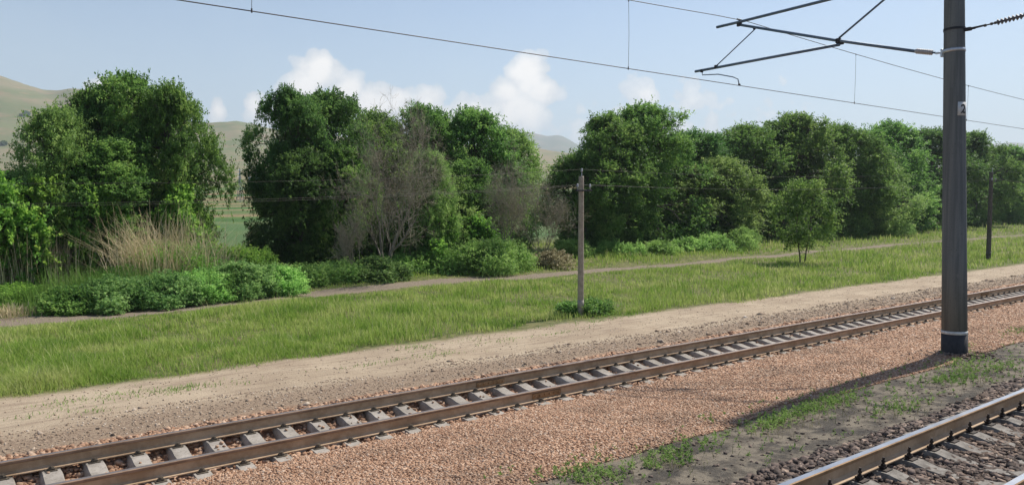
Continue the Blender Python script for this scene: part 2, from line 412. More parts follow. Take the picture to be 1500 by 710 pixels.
# disturbed stones round the foot of the mast
_m = gp(1398, 517, -.42); th = RNG.uniform(0, 6.28, 420); rd = .24 + RNG.exponential(.22, 420)
Xm = _m[0] + np.cos(th) * rd; Ym = _m[1] + np.sin(th) * rd
stones('footing_rubble', Xm, Ym, RNG.uniform(.02, .075, 420), RNG.uniform(0, .9, 420), dark_m, 'dark rubble heaped round the foot of the mast', .25)
# far bank
Xa, Ya = scatter(185000, -2, 60, 7.75, 12.5, 15)
Za = Xa * T[0] + Ya * T[1]
stones('pink_ballast', Xa, Ya, RNG.uniform(.018, .044, len(Xa)) * np.clip(Za / 15, 1, 3) ** .8, RNG.uniform(0, 1, len(Xa)), pink_m, 'crushed pink granite heaped between the two tracks')
# cribs of the far track and its outer shoulder
Xb, Yb = scatter(22000, -2, 60, 12.5, 15.5, 16, .2)
Zb = Xb * T[0] + Yb * T[1]
stones('crib_ballast', Xb, Yb, RNG.uniform(.035, .095, len(Xb)) * np.clip(Zb / 17, 1, 3) ** .8, RNG.uniform(0, .95, len(Xb)), pink_m, 'dusty pink stone lying between the sleepers of the far track')
Xc, Yc_ = scatter(24000, 4, 45, 1.8, 5.95, 13, .5)
stones('dark_ballast', Xc, Yc_, RNG.uniform(.035, .095, len(Xc)), RNG.uniform(0, 1, len(Xc)) ** 1.4, dark_m, 'sooty brown ballast around the near track')
Xd, Yd = scatter(1100, 4, 45, 5.8, 8.6, 13, .5)
stones('cinder_gravel', Xd, Yd, RNG.uniform(.015, .05, len(Xd)), RNG.uniform(0, .8, len(Xd)), dark_m, 'small stones on the cinder strip beside the near track', .45)
Xe, Ye = scatter(9000, -6, 70, 15.3, 18.0, 20, 1.3)
Ze = Xe * T[0] + Ye * T[1]
se = RNG.uniform(.014, .045, len(Xe)) + (RNG.uniform(size=len(Xe)) > .985) * RNG.uniform(.03, .10, len(Xe))
stones('roadside_gravel', Xe, Ye, se * np.clip(Ze / 20, 1, 1.7), RNG.uniform(0, 1, len(Xe)), grav_m, 'scattered gravel between the far rail and the sandy road', .52)
Xf, Yf = scatter(1500, -6, 70, 17.3, 20.8, 20, .5)
stones('road_pebbles', Xf, Yf, RNG.uniform(.015, .04, len(Xf)), RNG.uniform(.3, 1, len(Xf)), grav_m, 'loose pebbles on the sandy road', .4)

# ------------------------------------------------------------------ railway tracks
rust_m = simple('rusty_rail_steel', (.22, .125, .055), (.36, .22, .11), 3.0, .62, .25, .3, .004)
rust_far_m = simple('weathered_rail_steel', (.19, .115, .07), (.32, .21, .14), 2.5, .68, .2, .3, .004)
foot_m = simple('dusty_rail_web', (.34, .225, .13), (.50, .36, .235), 2.0, .85, 0, .3, .004)
m, nt, out = new_mat('polished_rail_head'); N = NT(nt)
N.bsdf(out, (.36, .37, .40), N.m('ADD', .27, N.m('MULTIPLY', N.noise(3, 3, .5, N.pos()), .12)), 1.0); shiny_m = m
m, nt, out = new_mat('dull_rail_head'); N = NT(nt); P = N.pos()
N.bsdf(out, N.mix(N.noise(5, 4, .6, P), (.26, .20, .165), (.42, .36, .32)), .42, .75); dullhead_m = m
clip_m = simple('black_iron_fastening', (.018, .014, .012), (.06, .040, .030), 30, .7, .3)
clipf_m = simple('dusty_iron_fastening', (.06, .048, .035), (.15, .12, .085), 30, .85, .1)
m, nt, out = new_mat('grey_sleeper_concrete'); N = NT(nt); P = N.pos()
n1 = N.noise(2.0, 5, .65, P); n2 = N.noise(25, 4, .6, P); n3 = N.noise(90, 2, .5, P)
cs = N.mix(N.step(n1, .35, .65), (.27, .24, .205), (.40, .36, .315)); cs = N.mix(N.m('MULTIPLY', N.step(n2, .5, .72), .5), cs, (.12, .10, .085))
cs = N.mix(N.m('MULTIPLY', N.step(n3, .6, .8), .4), cs, (.36, .34, .31))
N.bsdf(out, cs, .9, 0, n2, .5, .01, .2); conc_m = m

near_conc_m = simple('sooty_sleeper_concrete', (.12, .105, .09), (.27, .245, .215), 6, .9, 0, .5, .01)
def rail_mesh(L, x0, mats):
    # head, web and foot of a flat-bottomed rail, running along x
    p = [(-.075, 0), (-.075, .012), (-.028, .026), (-.007, .040), (-.006, .128), (-.020, .138), (-.042, .142), (-.043, .172), (-.032, .180),
         (.032, .180), (.043, .172), (.042, .142), (.020, .138), (.006, .128), (.007, .040), (.028, .026), (.075, .012), (.075, 0)]
    p = [(a_ * 1.18, b_ * 1.3) for a_, b_ in p]
    nseg = max(2, int(L / 3)); v = []; f = []; mi = []; n = len(p)
    for i in range(nseg + 1):
        x = x0 + L * i / nseg
        v += [(x, a_, b_) for a_, b_ in p]
    for i in range(nseg):
        for k in range(n):
            f.append((i * n + k, i * n + (k + 1) % n, (i + 1) * n + (k + 1) % n, (i + 1) * n + k)); mi.append(1 if k in (8,) else (2 if k in (0, 1, 2, 3, 13, 14, 15, 16) else 0))
    f.append(tuple(range(n))); mi.append(0); f.append(tuple(range(nseg * n + n - 1, nseg * n - 1, -1))); mi.append(0)
    me = bpy.data.meshes.new('rail'); me.from_pydata(v, [], f)
    for q in mats: me.materials.append(q)
    me.polygons.foreach_set('material_index', mi); me.update(); return me
def sleeper_mesh(smat):
    ysn = [-1.35, -1.25, -.98, -.56, -.35, 0, .35, .56, .98, 1.25, 1.35]
    zt = [-.055, -.02, 0, 0, -.045, -.062, -.045, 0, 0, -.02, -.055]
    v = []; f = []
    for y, z in zip(ysn, zt):
        wb, wt = .185, .128
        v += [(-wb, y, -.2), (-wt - .025, y, z - .05), (-wt, y, z), (wt, y, z), (wt + .025, y, z - .05), (wb, y, -.2)]
    for i in range(len(ysn) - 1):
        for k in range(5): f.append((i * 6 + k, (i + 1) * 6 + k, (i + 1) * 6 + k + 1, i * 6 + k + 1))
    f.append(tuple(range(6))); e = (len(ysn) - 1) * 6; f.append(tuple(range(e + 5, e - 1, -1)))
    me = bpy.data.meshes.new('sleeper'); me.from_pydata(v, [], f); me.materials.append(smat)
    bm_fix(me); return me
def bm_fix(me):
    import bmesh
    bm = bmesh.new(); bm.from_mesh(me); bmesh.ops.recalc_face_normals(bm, faces=bm.faces); bm.to_mesh(me); bm.free()
def fastening_mesh(big, mat):
    b = MB()
    b.box((0, 0, .008), (.17, .42 if big else .37, .016), bev=.003)
    for s in (-1, 1):
        s = s * 1.2; b.box((0, s * .105, .034), (.10, .06, .034), bev=.006)
        b.box((0, s * .085, .040), (.07, .05, .02))
        h = .165 if big else .085
        b.tube([(0, s * .105, .03), (0, s * .105, h)], .017 if big else .016, 8)
        b.tube([(0, s * .105, .050), (0, s * .105, .078)], .034, 6)
        if big: b.tube([(0, s * .105, .10), (0, s * .105, .13)], .028, 6)
    me = b.mesh('rail_fastening', mat); return me
def make_track(yc, ztop_sleeper, x0, x1, phase, gap, mats, big, fm_, label, skew=0.0):
    root = empty('railway_track', (phase, yc, ztop_sleeper), label, 'railway track')
    for s in (-1, 1):
        r = link('rail', rail_mesh(x1 - x0, x0 - phase, mats), root); r.location = (0, s * .797, .016)
        bm_fix(r.data)
        if s == -1: rails = [r]
        else: rails.append(r)
    sm = sleeper_mesh(near_conc_m if big else conc_m); fmsh = fastening_mesh(big, fm_)
    n0 = int((x0 - phase) / gap); n1_ = int((x1 - phase) / gap)
    s0 = link('sleeper', sm, root)
    f0 = []
    for s in (-1, 1):
        q = link('rail_fastening', fmsh, s0); q.location = (0, s * .797, 0); f0.append(q)
    first = True
    for k in range(n0, n1_ + 1):
        if first: o = s0; first = False; kids = f0
        else:
            o = s0.copy(); COL.objects.link(o); o.parent = root; kids = []
            for q in f0:
                c_ = q.copy(); COL.objects.link(c_); c_.parent = o; kids.append(c_)
        o.location = (k * gap + random.uniform(-.02, .02), random.uniform(-.02, .02), 0)
        o.rotation_euler = (0, 0, random.uniform(-.02, .02) + skew)
    return root, rails
FAR_Y = 13.5; FAR_Z = -1.0
tr, rails = make_track(FAR_Y, FAR_Z, -3.0, 58, 1.42, .647, [rust_far_m, dullhead_m, foot_m], False, clipf_m,
                       'far railway track with weathered brown rails lying on pink ballast')
NEAR_Y = 4.14
tn, railsn = make_track(NEAR_Y, -.16, 3, 46, 8.56, .66, [rust_m, shiny_m, foot_m], True, clip_m,
                        'near railway track with polished rail heads and tall black bolts')
# bolted joints of the far track
def joint(rail, x, sgn=-1):
    b = MB()
    for s in (-1, 1):
        b.box((x, s * .028, .106), (.80, .026, .115), bev=.004)
        for k in range(6):
            b.tube([(x - .34 + k * .136, s * .035, .106), (x - .34 + k * .136, s * .068, .106)], .022, 6)
    return b.build('fishplate', rust_m, rail)
for rl, px, py in ((rails[1], 718, 556), (rails[0], 800, 584)):
    joint(rl, lp(px, py, FAR_Y + (.797 if rl is rails[1] else -.797)).x - 1.42)
for rl, px, py in ((rails[1], 1442, 424),):
    joint(rl, lp(px, py, FAR_Y + .797).x - 1.42)

# stray stones lying on the far sleepers
ks = RNG.integers(0, 75, 520); Xs = 1.42 + (ks - 3) * .647 + RNG.uniform(-.11, .11, 520); Ysl = FAR_Y + RNG.uniform(-1.3, 1.3, 520)
ok_ = np.abs(np.abs(Ysl - FAR_Y) - .797) > .2; Xs = Xs[ok_]; Ysl = Ysl[ok_]
so = stones('stray_stones', Xs, Ysl, RNG.uniform(.02, .055, len(Xs)), RNG.uniform(0, .9, len(Xs)), pink_m, 'stray stones lying on the concrete sleepers', 0)
co = np.empty(len(so.data.vertices) * 3, np.float32); so.data.vertices.foreach_get('co', co); co = co.reshape(-1, 8, 3)
topz = FAR_Z + np.interp(np.abs(Ysl - FAR_Y), [0, .35, .56, .98, 1.25, 1.35], [-.062, -.045, 0, 0, -.02, -.055])
co[:, :, 2] += (topz - co[:, :, 2].min(1) - .008)[:, None]; so.data.vertices.foreach_set('co', co.ravel()); so.data.update()

# ------------------------------------------------------------------ overhead line mast
m, nt, out = new_mat('mast_concrete'); N = NT(nt); v = objc(N); q = N.xyz(v)
sm_ = N.n('ShaderNodeMapping'); N.put(sm_.inputs['Vector'], v); sm_.inputs['Scale'].default_value = (9, 9, .35)
n1 = N.noise(1, 5, .6, sm_.outputs[0]); n2 = N.noise(40, 4, .6, v); n3 = N.noise(3, 4, .6, v)
cm = N.mix(N.step(n1, .35, .65), (.118, .124, .122), (.178, .184, .174)); cm = N.mix(N.m('MULTIPLY', N.step(n2, .5, .7), .3), cm, (.09, .09, .088))
cm = N.mix(N.m('MULTIPLY', N.step(n3, .6, .75), .35), cm, (.25, .245, .235))
s2 = N.n('ShaderNodeMapping'); N.put(s2.inputs['Vector'], v); s2.inputs['Scale'].default_value = (22, 22, .5); n4 = N.noise(1, 3, .5, s2.outputs[0])
cm = N.mix(N.m('MULTIPLY', N.step(n4, .58, .75), .22), cm, (.085, .08, .075)); n5 = N.noise(55, 1, .5, v); cm = N.mix(N.step(n5, .70, .74), cm, (.04, .038, .035))
N.bsdf(out, cm, .85, 0, n2, .35, .006, .25); mast_m = m
tar_m = simple('black_tar_coat', (.016, .016, .020), (.035, .034, .038), 8, .75)
white_m = simple('chalky_white_paint', (.48, .48, .46), (.68, .68, .66), 20, .8)
steel_m = simple('blue_grey_painted_tube', (.10, .14, .19), (.15, .20, .26), 12, .5, .4, coord='obj')
galv_m = simple('galvanised_band', (.45, .47, .50), (.62, .64, .66), 14, .38, .8, coord='obj')
porc_m = simple('grey_porcelain', (.34, .32, .31), (.44, .42, .41), 14, .3)
pdark_m = simple('brown_grey_insulator', (.10, .095, .10), (.17, .16, .16), 14, .35)
wire_m = simple('dark_line_wire', (.055, .050, .048), (.09, .08, .075), 14, .6, .4)
black_m = simple('black_number_paint', (.012, .012, .012), (.02, .02, .02), 20, .7)

pb = gp(1398, 517, -.42); MX = pb[0]
P0 = xp(1398, 517, MX); Ptop = xp(1398, -170, MX)
dpt = depth(P0)
r_at = lambda py: np.interp(py, [-170, 0, 515], [11.6, 13.2, 17.2])
mast = empty('catenary_mast', (P0.x, P0.y, P0.z), 'thick grey concrete catenary mast with a black foot, white ring and bracket arm', 'mast')
mo = Vector(P0)
def mpt(py): return xp(1398, py, MX)
def mr(py): return r_at(py) * (ray(1398, py)[0] and (mpt(py).x * T[0] + mpt(py).y * T[1])) / FPX
b = MB(); pts = [mpt(y) - mo for y in (486, 380, 250, 120, 0, -90, -170)]
b.tube(pts, [mr(y) for y in (486, 380, 250, 120, 0, -90, -170)], 40); shaft = b.build('shaft', mast_m, mast, True)
b = MB(); b.tube([mpt(y) - mo for y in (540, 515, 488.3)], [mr(515) + .004] * 3, 40); b.build('tarred_foot', tar_m, mast, True)
b = MB(); b.tube([mpt(y) - mo for y in (488, 483.5)], [mr(486) + .007] * 2, 40); b.build('white_ring', white_m, mast, True)
b = MB(); b.tube([mpt(y) - mo for y in (77, 72.5)], [mr(75) + .012] * 2, 40); b.build('clamp_band', galv_m, mast, True)
b = MB(); b.tube([mpt(y) - mo for y in (45.5, 42)], [mr(43) + .012] * 2, 40)
q1 = xp(1418, 43, MX) - mo
b.box(q1, (.10, .16, .08), bev=.01); b.box(q1 + Vector((0, -.10, .0)), (.03, .14, .05), bev=.006)
b.build('anchor_bracket', tar_m, mast)
# number plate with the figure 2, curved around the shaft on its right flank
fcu = bpy.data.curves.new('figure', 'FONT'); fcu.body = '2'; fcu.size = .30; fcu.align_x = 'CENTER'; fcu.extrude = 0; fcu.offset = .006; fcu.resolution_u = 6
fo = bpy.data.objects.new('figure', fcu); COL.objects.link(fo)
dg = bpy.context.evaluated_depsgraph_get(); dg.update()
tm = bpy.data.meshes.new_from_object(fo.evaluated_get(dg)); bpy.data.objects.remove(fo); bpy.data.curves.remove(fcu)
import bmesh
cview = math.atan2(-P0.y, -P0.x)                 # side of the shaft that faces the tracks' near side
plate_ang = cview + R(49)
pc = mpt(161) - mo; rr = mr(161)
def wrap(x, z, off):                             # wraps a flat mark onto the shaft
    t = plate_ang + x / rr
    return Vector((pc.x + math.cos(t) * (rr + off), pc.y + math.sin(t) * (rr + off), pc.z + z))
b = MB(); n_ = 10; vs = []
for i in range(n_ + 1):
    for (z, o_) in ((-.165, .0), (-.165, .008), (.165, .008), (.165, .0)): vs.append(wrap(-.14 + .28 * i / n_, z, o_))
b.add(vs, [(i * 4 + k, (i + 1) * 4 + k, (i + 1) * 4 + k + 1, i * 4 + k + 1) for i in range(n_) for k in range(3)])
pl = b.build('number_plate', white_m, mast, True)
bm = bmesh.new(); bm.from_mesh(tm); bmesh.ops.triangulate(bm, faces=bm.faces); bmesh.ops.subdivide_edges(bm, edges=bm.edges, cuts=2)
zz = [v.co.y for v in bm.verts]; zm = (min(zz) + max(zz)) / 2
for v in bm.verts: v.co = wrap(v.co.x, v.co.y - zm, .0115)
bm.to_mesh(tm); bm.free(); tm.name = 'figure_mark'; tm.materials.clear(); tm.materials.append(black_m)
fm2 = link('figure_mark', tm, pl)
# bracket arm in the plane across the track
def mtube(name, px_pts, rad, mat=steel_m, parent=mast, n=10, dx=0.0):
    b = MB(); b.tube([xp(a_, c_, MX + dx) - mo for a_, c_ in px_pts], rad, n); return b.build(name, mat, parent, True)
hinge = MB(); hc = xp(1380, 78, MX) - mo; hinge.box(hc, (.10, .05, .2), bev=.008); hinge.box(xp(1374, 78, MX) - mo, (.04, .12, .05), bev=.006)
hinge.build('hinge', galv_m, mast)
arm = mtube('bracket_tube', [(1370, 77.5), (1362, 77)], .026)
arm2 = mtube('bracket_tube', [(1342, 75.5), (1228, 60), (1086, 37)], .042)
ins = MB(); A = xp(1366, 77.2, MX) - mo; B_ = xp(1341, 75, MX) - mo; pts = []; rad = []
for i in range(33):
    t = i / 32; pts.append(A.lerp(B_, t)); rad.append(.07 if 0 < i < 32 and i % 4 in (0, 1) else .052)
ins.tube(pts, rad, 14); ins.build('insulator', porc_m, mast, True)
stay = mtube('stay_tube', [(1050, 40.2), (1083, 32.5), (1215, -0.6), (1383, -42)], .043)
b = MB()
A = xp(1338, -31, MX + .0) - mo; B_ = xp(1372, -39.5, MX) - mo; pts = []; rad = []
for i in range(33):
    t = i / 32; pts.append(A.lerp(B_, t)); rad.append(.085 if 0 < i < 32 and i % 4 in (0, 1) else .062)
b.tube(pts, rad, 14); b.build('insulator', porc_m, mast, True)
b = MB(); b.tube([mpt(y) - mo for y in (-39, -44)], [mr(-40) + .012] * 2, 40); b.build('clamp_band', galv_m, mast, True)
mtube('brace_tube', [(1229, 56), (1262, 28), (1295, 0), (1325, -26)], .028)
mtube('registration_tube', [(1018.5, 105), (1080, 93.5), (1230, 65.5)], .042)
mtube('strut_tube', [(1106, 43), (1048, 98)], .018)
mtube('steady_arm', [(1028.5, 103.5), (1029, 110), (1052, 109), (1074, 113), (1081, 116), (1083, 125)], .017)
b = MB()
for a_, c_, d in ((1083, 35, (.07, .16, .16)), (1105, 42, (.06, .07, .07)), (1228, 60, (.11, .12, .13)), (1233, 64, (.05, .12, .06)), (1049, 98, (.10, .09, .10)), (1028, 104, (.09, .07, .10)), (1083, 124, (.09, .04, .05)), (1295, 0, (.02, .02, .02))):
    b.box(xp(a_, c_, MX) - mo, d, bev=.008)
b.build('tube_clamps', tar_m, mast)
b = MB(); b.tube([xp(1083, 35, MX) - mo, xp(1083, 29, MX) - mo], .025, 8); b.box(xp(1083, 29, MX) - mo, (.22, .06, .05), bev=.01)
b.build('wire_saddle', steel_m, mast)

# line wires over the far track
cw = xp(1083, 125.5, MX); mw = xp(1083, 29, MX)
SPAN = 62.0
line = empty('overhead_line', (MX, cw.y, cw.z), 'thin overhead contact wire hung by droppers from its messenger wire above the far track', 'overhead wire')
def con(x): return Vector((x, cw.y + .12 * math.sin((x - MX) / 60), cw.z))
def mes(x):
    t = ((x - MX) % SPAN) / SPAN
    return Vector((x, cw.y, mw.z - 4 * .66 * t * (1 - t)))
b = MB(); xx = np.linspace(MX - 60, MX + SPAN * 2, 90); b.tube([con(x) - Vector((MX, cw.y, cw.z)) for x in xx], .011, 6); b.build('contact_wire', wire_m, line)
b = MB(); b.tube([mes(x) - Vector((MX, cw.y, cw.z)) for x in np.linspace(MX - 60, MX + SPAN * 2, 120)], .0105, 6); b.build('messenger_wire', wire_m, line)
drop_px = [(368, 20), (920, 100), (1252, 152), (1417, 178)]
dx_ = [lp(a_, c_, cw.y).x for a_, c_ in drop_px]
for x in dx_ + [dx_[-1] + 9, dx_[-1] + 18, dx_[0] - 8]:
    b = MB(); A = con(x) - Vector((MX, cw.y, cw.z)); B_ = mes(x) - Vector((MX, cw.y, cw.z))
    b.tube([A, A.lerp(B_, .5) + Vector((.02, 0, 0)), B_], .0055, 5)
    b.tube([A - Vector((0, 0, .03)), A + Vector((0, 0, .05))], .016, 6); b.tube([B_ - Vector((0, 0, .05)), B_ + Vector((0, 0, .02))], .014, 6)
    b.build('dropper', wire_m, line)
# anchor wire with its string of insulators leading away to the right
A = xp(1420, 43.5, MX); D_ = xp(1500, 23, MX)
dirn = (D_ - A); aw = empty('anchor_wire', A, 'dark anchor wire with ribbed insulators pulling to the right of the mast', 'wire')
b = MB(); b.tube([Vector((0, 0, 0)), dirn * .55], .016, 8); b.tube([dirn * .04 + Vector((0, 0, .03)), dirn * .28 + Vector((0, 0, .018))], .012, 6)
for t in (.28, .40, .47): b.tube([dirn * t, dirn * (t + .04)], .034, 8)
b.build('wire', wire_m, aw)
b = MB(); pts = []; rad = []
for i in range(60):
    t = .52 + i * .017; pts.append(dirn * t); rad.append([.028, .075, .055, .030][i % 4])
b.tube(pts, rad, 12); b.build('insulator_string', pdark_m, aw, True)
b = MB(); b.tube([dirn * 1.5, dirn * 2.6], .014, 6); b.build('wire', wire_m, aw)

# ------------------------------------------------------------------ roadside telegraph poles
wood_m = simple('weathered_tan_pole', (.24, .205, .155), (.36, .31, .24), 6, .85, 0, .4, .01)
dwood_m = simple('dark_tarred_pole', (.055, .050, .042), (.10, .09, .075), 6, .85)
glass_m = simple('pale_insulator', (.30, .32, .33), (.45, .46, .46), 10, .3)
def tele(px, pyb, pyt, wpx, z0, label, mat, armpy):
    g = gp(px, pyb, z0); g = (g[0], g[1], z0)
    top = EYE + (ray(px, pyt)[2] / np.linalg.norm(ray(px, pyt)[:2])) * math.hypot(g[0], g[1])
    arm_z = EYE + (ray(px, armpy)[2] / np.linalg.norm(ray(px, armpy)[:2])) * math.hypot(g[0], g[1]) - z0
    r = wpx / 2 * depth(g) / FPX; h = top - z0
    root = empty('telegraph_pole', g, label, 'pole', 'telegraph poles along the sandy road')
    b = MB(); hs = [-.4, 0, h * .3, h * .7, h - .05, h]; b.tube([(0, 0, k) for k in hs], [r * 1.08, r * 1.08, r * 1.02, r * .9, r * .86, r * .8], 16); b.build('shaft', mat, root, True)
    b = MB(); b.tube([(0, 0, .35), (0, 0, .62)], [r * 1.09, r * 1.09], 16); b.build('painted_foot', conc_m if mat is wood_m else dwood_m, root, True)
    aw_ = .42
    b = MB(); b.box((0, -r - .03, arm_z), (2 * aw_, .06, .07), bev=.006); b.build('crossarm', tar_m, root)
    tops = []
    for sx_ in (-1, 1):
        b = MB(); x = sx_ * .33
        b.tube([(x, -r - .03, arm_z + .03), (x, -r - .03, arm_z + .12)], .012, 6)
        b.tube([(x, -r - .03, arm_z + k) for k in (.12, .14, .17, .19, .24, .26)], [.03, .045, .045, .032, .036, .015], 12); b.build('insulator', glass_m, root, True)
        tops.append(Vector(g) + Vector((x, -r - .03, arm_z + .22)))
    b = MB(); b.tube([(-.04, -r * .6, h - .25), (-.04, -r * .6, h + .16)], .013, 6)
    b.tube([(-.04, -r * .6, h + k) for k in (.16, .18, .21, .23, .28, .3)], [.03, .045, .045, .032, .036, .015], 12); b.build('insulator', glass_m, root, True)
    tops.append(Vector(g) + Vector((-.04, -r * .6, h + .26)))
    return root, tops, g
t1, tops1, g1 = tele(850.5, 462, 258, 8.8, -1.12, 'sunlit tan telegraph pole with crossarm standing at the edge of the sandy road', wood_m, 279)
t2, tops2, g2 = tele(1447.7, 380.5, 252, 6.0, -1.14, 'slim dark telegraph pole standing just to the right of the concrete mast', dwood_m, 266)
def wirespan(A, B_, sag, n=24):
    return [A.lerp(B_, i / n) - Vector((0, 0, 4 * sag * (i / n) * (1 - i / n))) for i in range(n + 1)]
tl = empty('telegraph_wires', tuple(tops1[2]), 'three thin dark telegraph wires crossing in front of the trees', 'wires')
for k in range(3):
    A = tops1[k]; B_ = tops2[k]; L_ = A + Vector((-43, .4, -.15)); Rr = B_ + Vector((60, 1.5, .2))
    ps = wirespan(L_, A, .66 + .05 * k) + wirespan(A, B_, .45)[1:] + wirespan(B_, Rr, .6)[1:]
    b = MB(); b.tube([p - tops1[2] for p in ps], .0036, 5); b.build('wire', wire_m, tl)

# ------------------------------------------------------------------ foliage
def leaf_mat(name, stops, trans=.47, rough=.55):
    m, nt, out = new_mat(name); N = NT(nt); P = N.pos()
    f = N.m('ADD', N.m('MULTIPLY', N.attr('tint'), .62), N.m('MULTIPLY', N.step(N.noise(.6, 3, .5, P), .3, .7), .38))
    c = N.ramp(f, stops)
    oi = N.n('ShaderNodeObjectInfo'); hv = N.n('ShaderNodeHueSaturation'); N.put(hv.inputs['Color'], c)
    N.put(hv.inputs['Hue'], N.m('MULTIPLY_ADD', oi.outputs['Random'], .022, .497)); N.put(hv.inputs['Value'], N.m('MULTIPLY_ADD', oi.outputs['Random'], .35, 1.26)); c = hv.outputs[0]
    d = N.n('ShaderNodeBsdfPrincipled'); N.put(d.inputs['Base Color'], c); d.inputs['Roughness'].default_value = rough; d.inputs['Specular IOR Level'].default_value = .25
    t = N.n('ShaderNodeBsdfTranslucent'); hs = N.n('ShaderNodeHueSaturation'); N.put(hs.inputs['Color'], c); hs.inputs['Value'].default_value = 1.5; hs.inputs['Hue'].default_value = .49; N.put(t.inputs['Color'], hs.outputs[0])
    mx = N.n('ShaderNodeMixShader'); mx.inputs[0].default_value = trans
    nt.links.new(d.outputs[0], mx.inputs[1]); nt.links.new(t.outputs[0], mx.inputs[2]); nt.links.new(mx.outputs[0], out.inputs['Surface'])
    return m
elm_m = leaf_mat('elm_leaf', [(0, (.032, .072, .018)), (.4, (.070, .140, .030)), (.75, (.130, .220, .050)), (1, (.22, .31, .085))])
elm_dark_m = leaf_mat('dark_elm_leaf', [(0, (.024, .058, .016)), (.5, (.055, .115, .028)), (1, (.135, .22, .055))])
elm_light_m = leaf_mat('yellowish_leaf', [(0, (.055, .10, .024)), (.5, (.13, .20, .05)), (1, (.26, .33, .11))])
mul_m = leaf_mat('bright_broad_leaf', [(0, (.045, .105, .018)), (.5, (.12, .235, .038)), (1, (.23, .35, .07))])
bram_m = leaf_mat('bramble_leaf', [(0, (.07, .14, .03)), (.5, (.17, .29, .07)), (1, (.31, .44, .14))])
bark_m = simple('grey_brown_bark', (.065, .052, .042), (.13, .11, .09), 8, .9, 0, .6, .02)
dead_m = simple('bleached_dead_wood', (.14, .12, .10), (.27, .24, .20), 5, .9, 0, .4, .01)
deadd_m = simple('brown_dead_twig', (.21, .18, .125), (.36, .32, .235), 5, .9, 0, .4, .01)

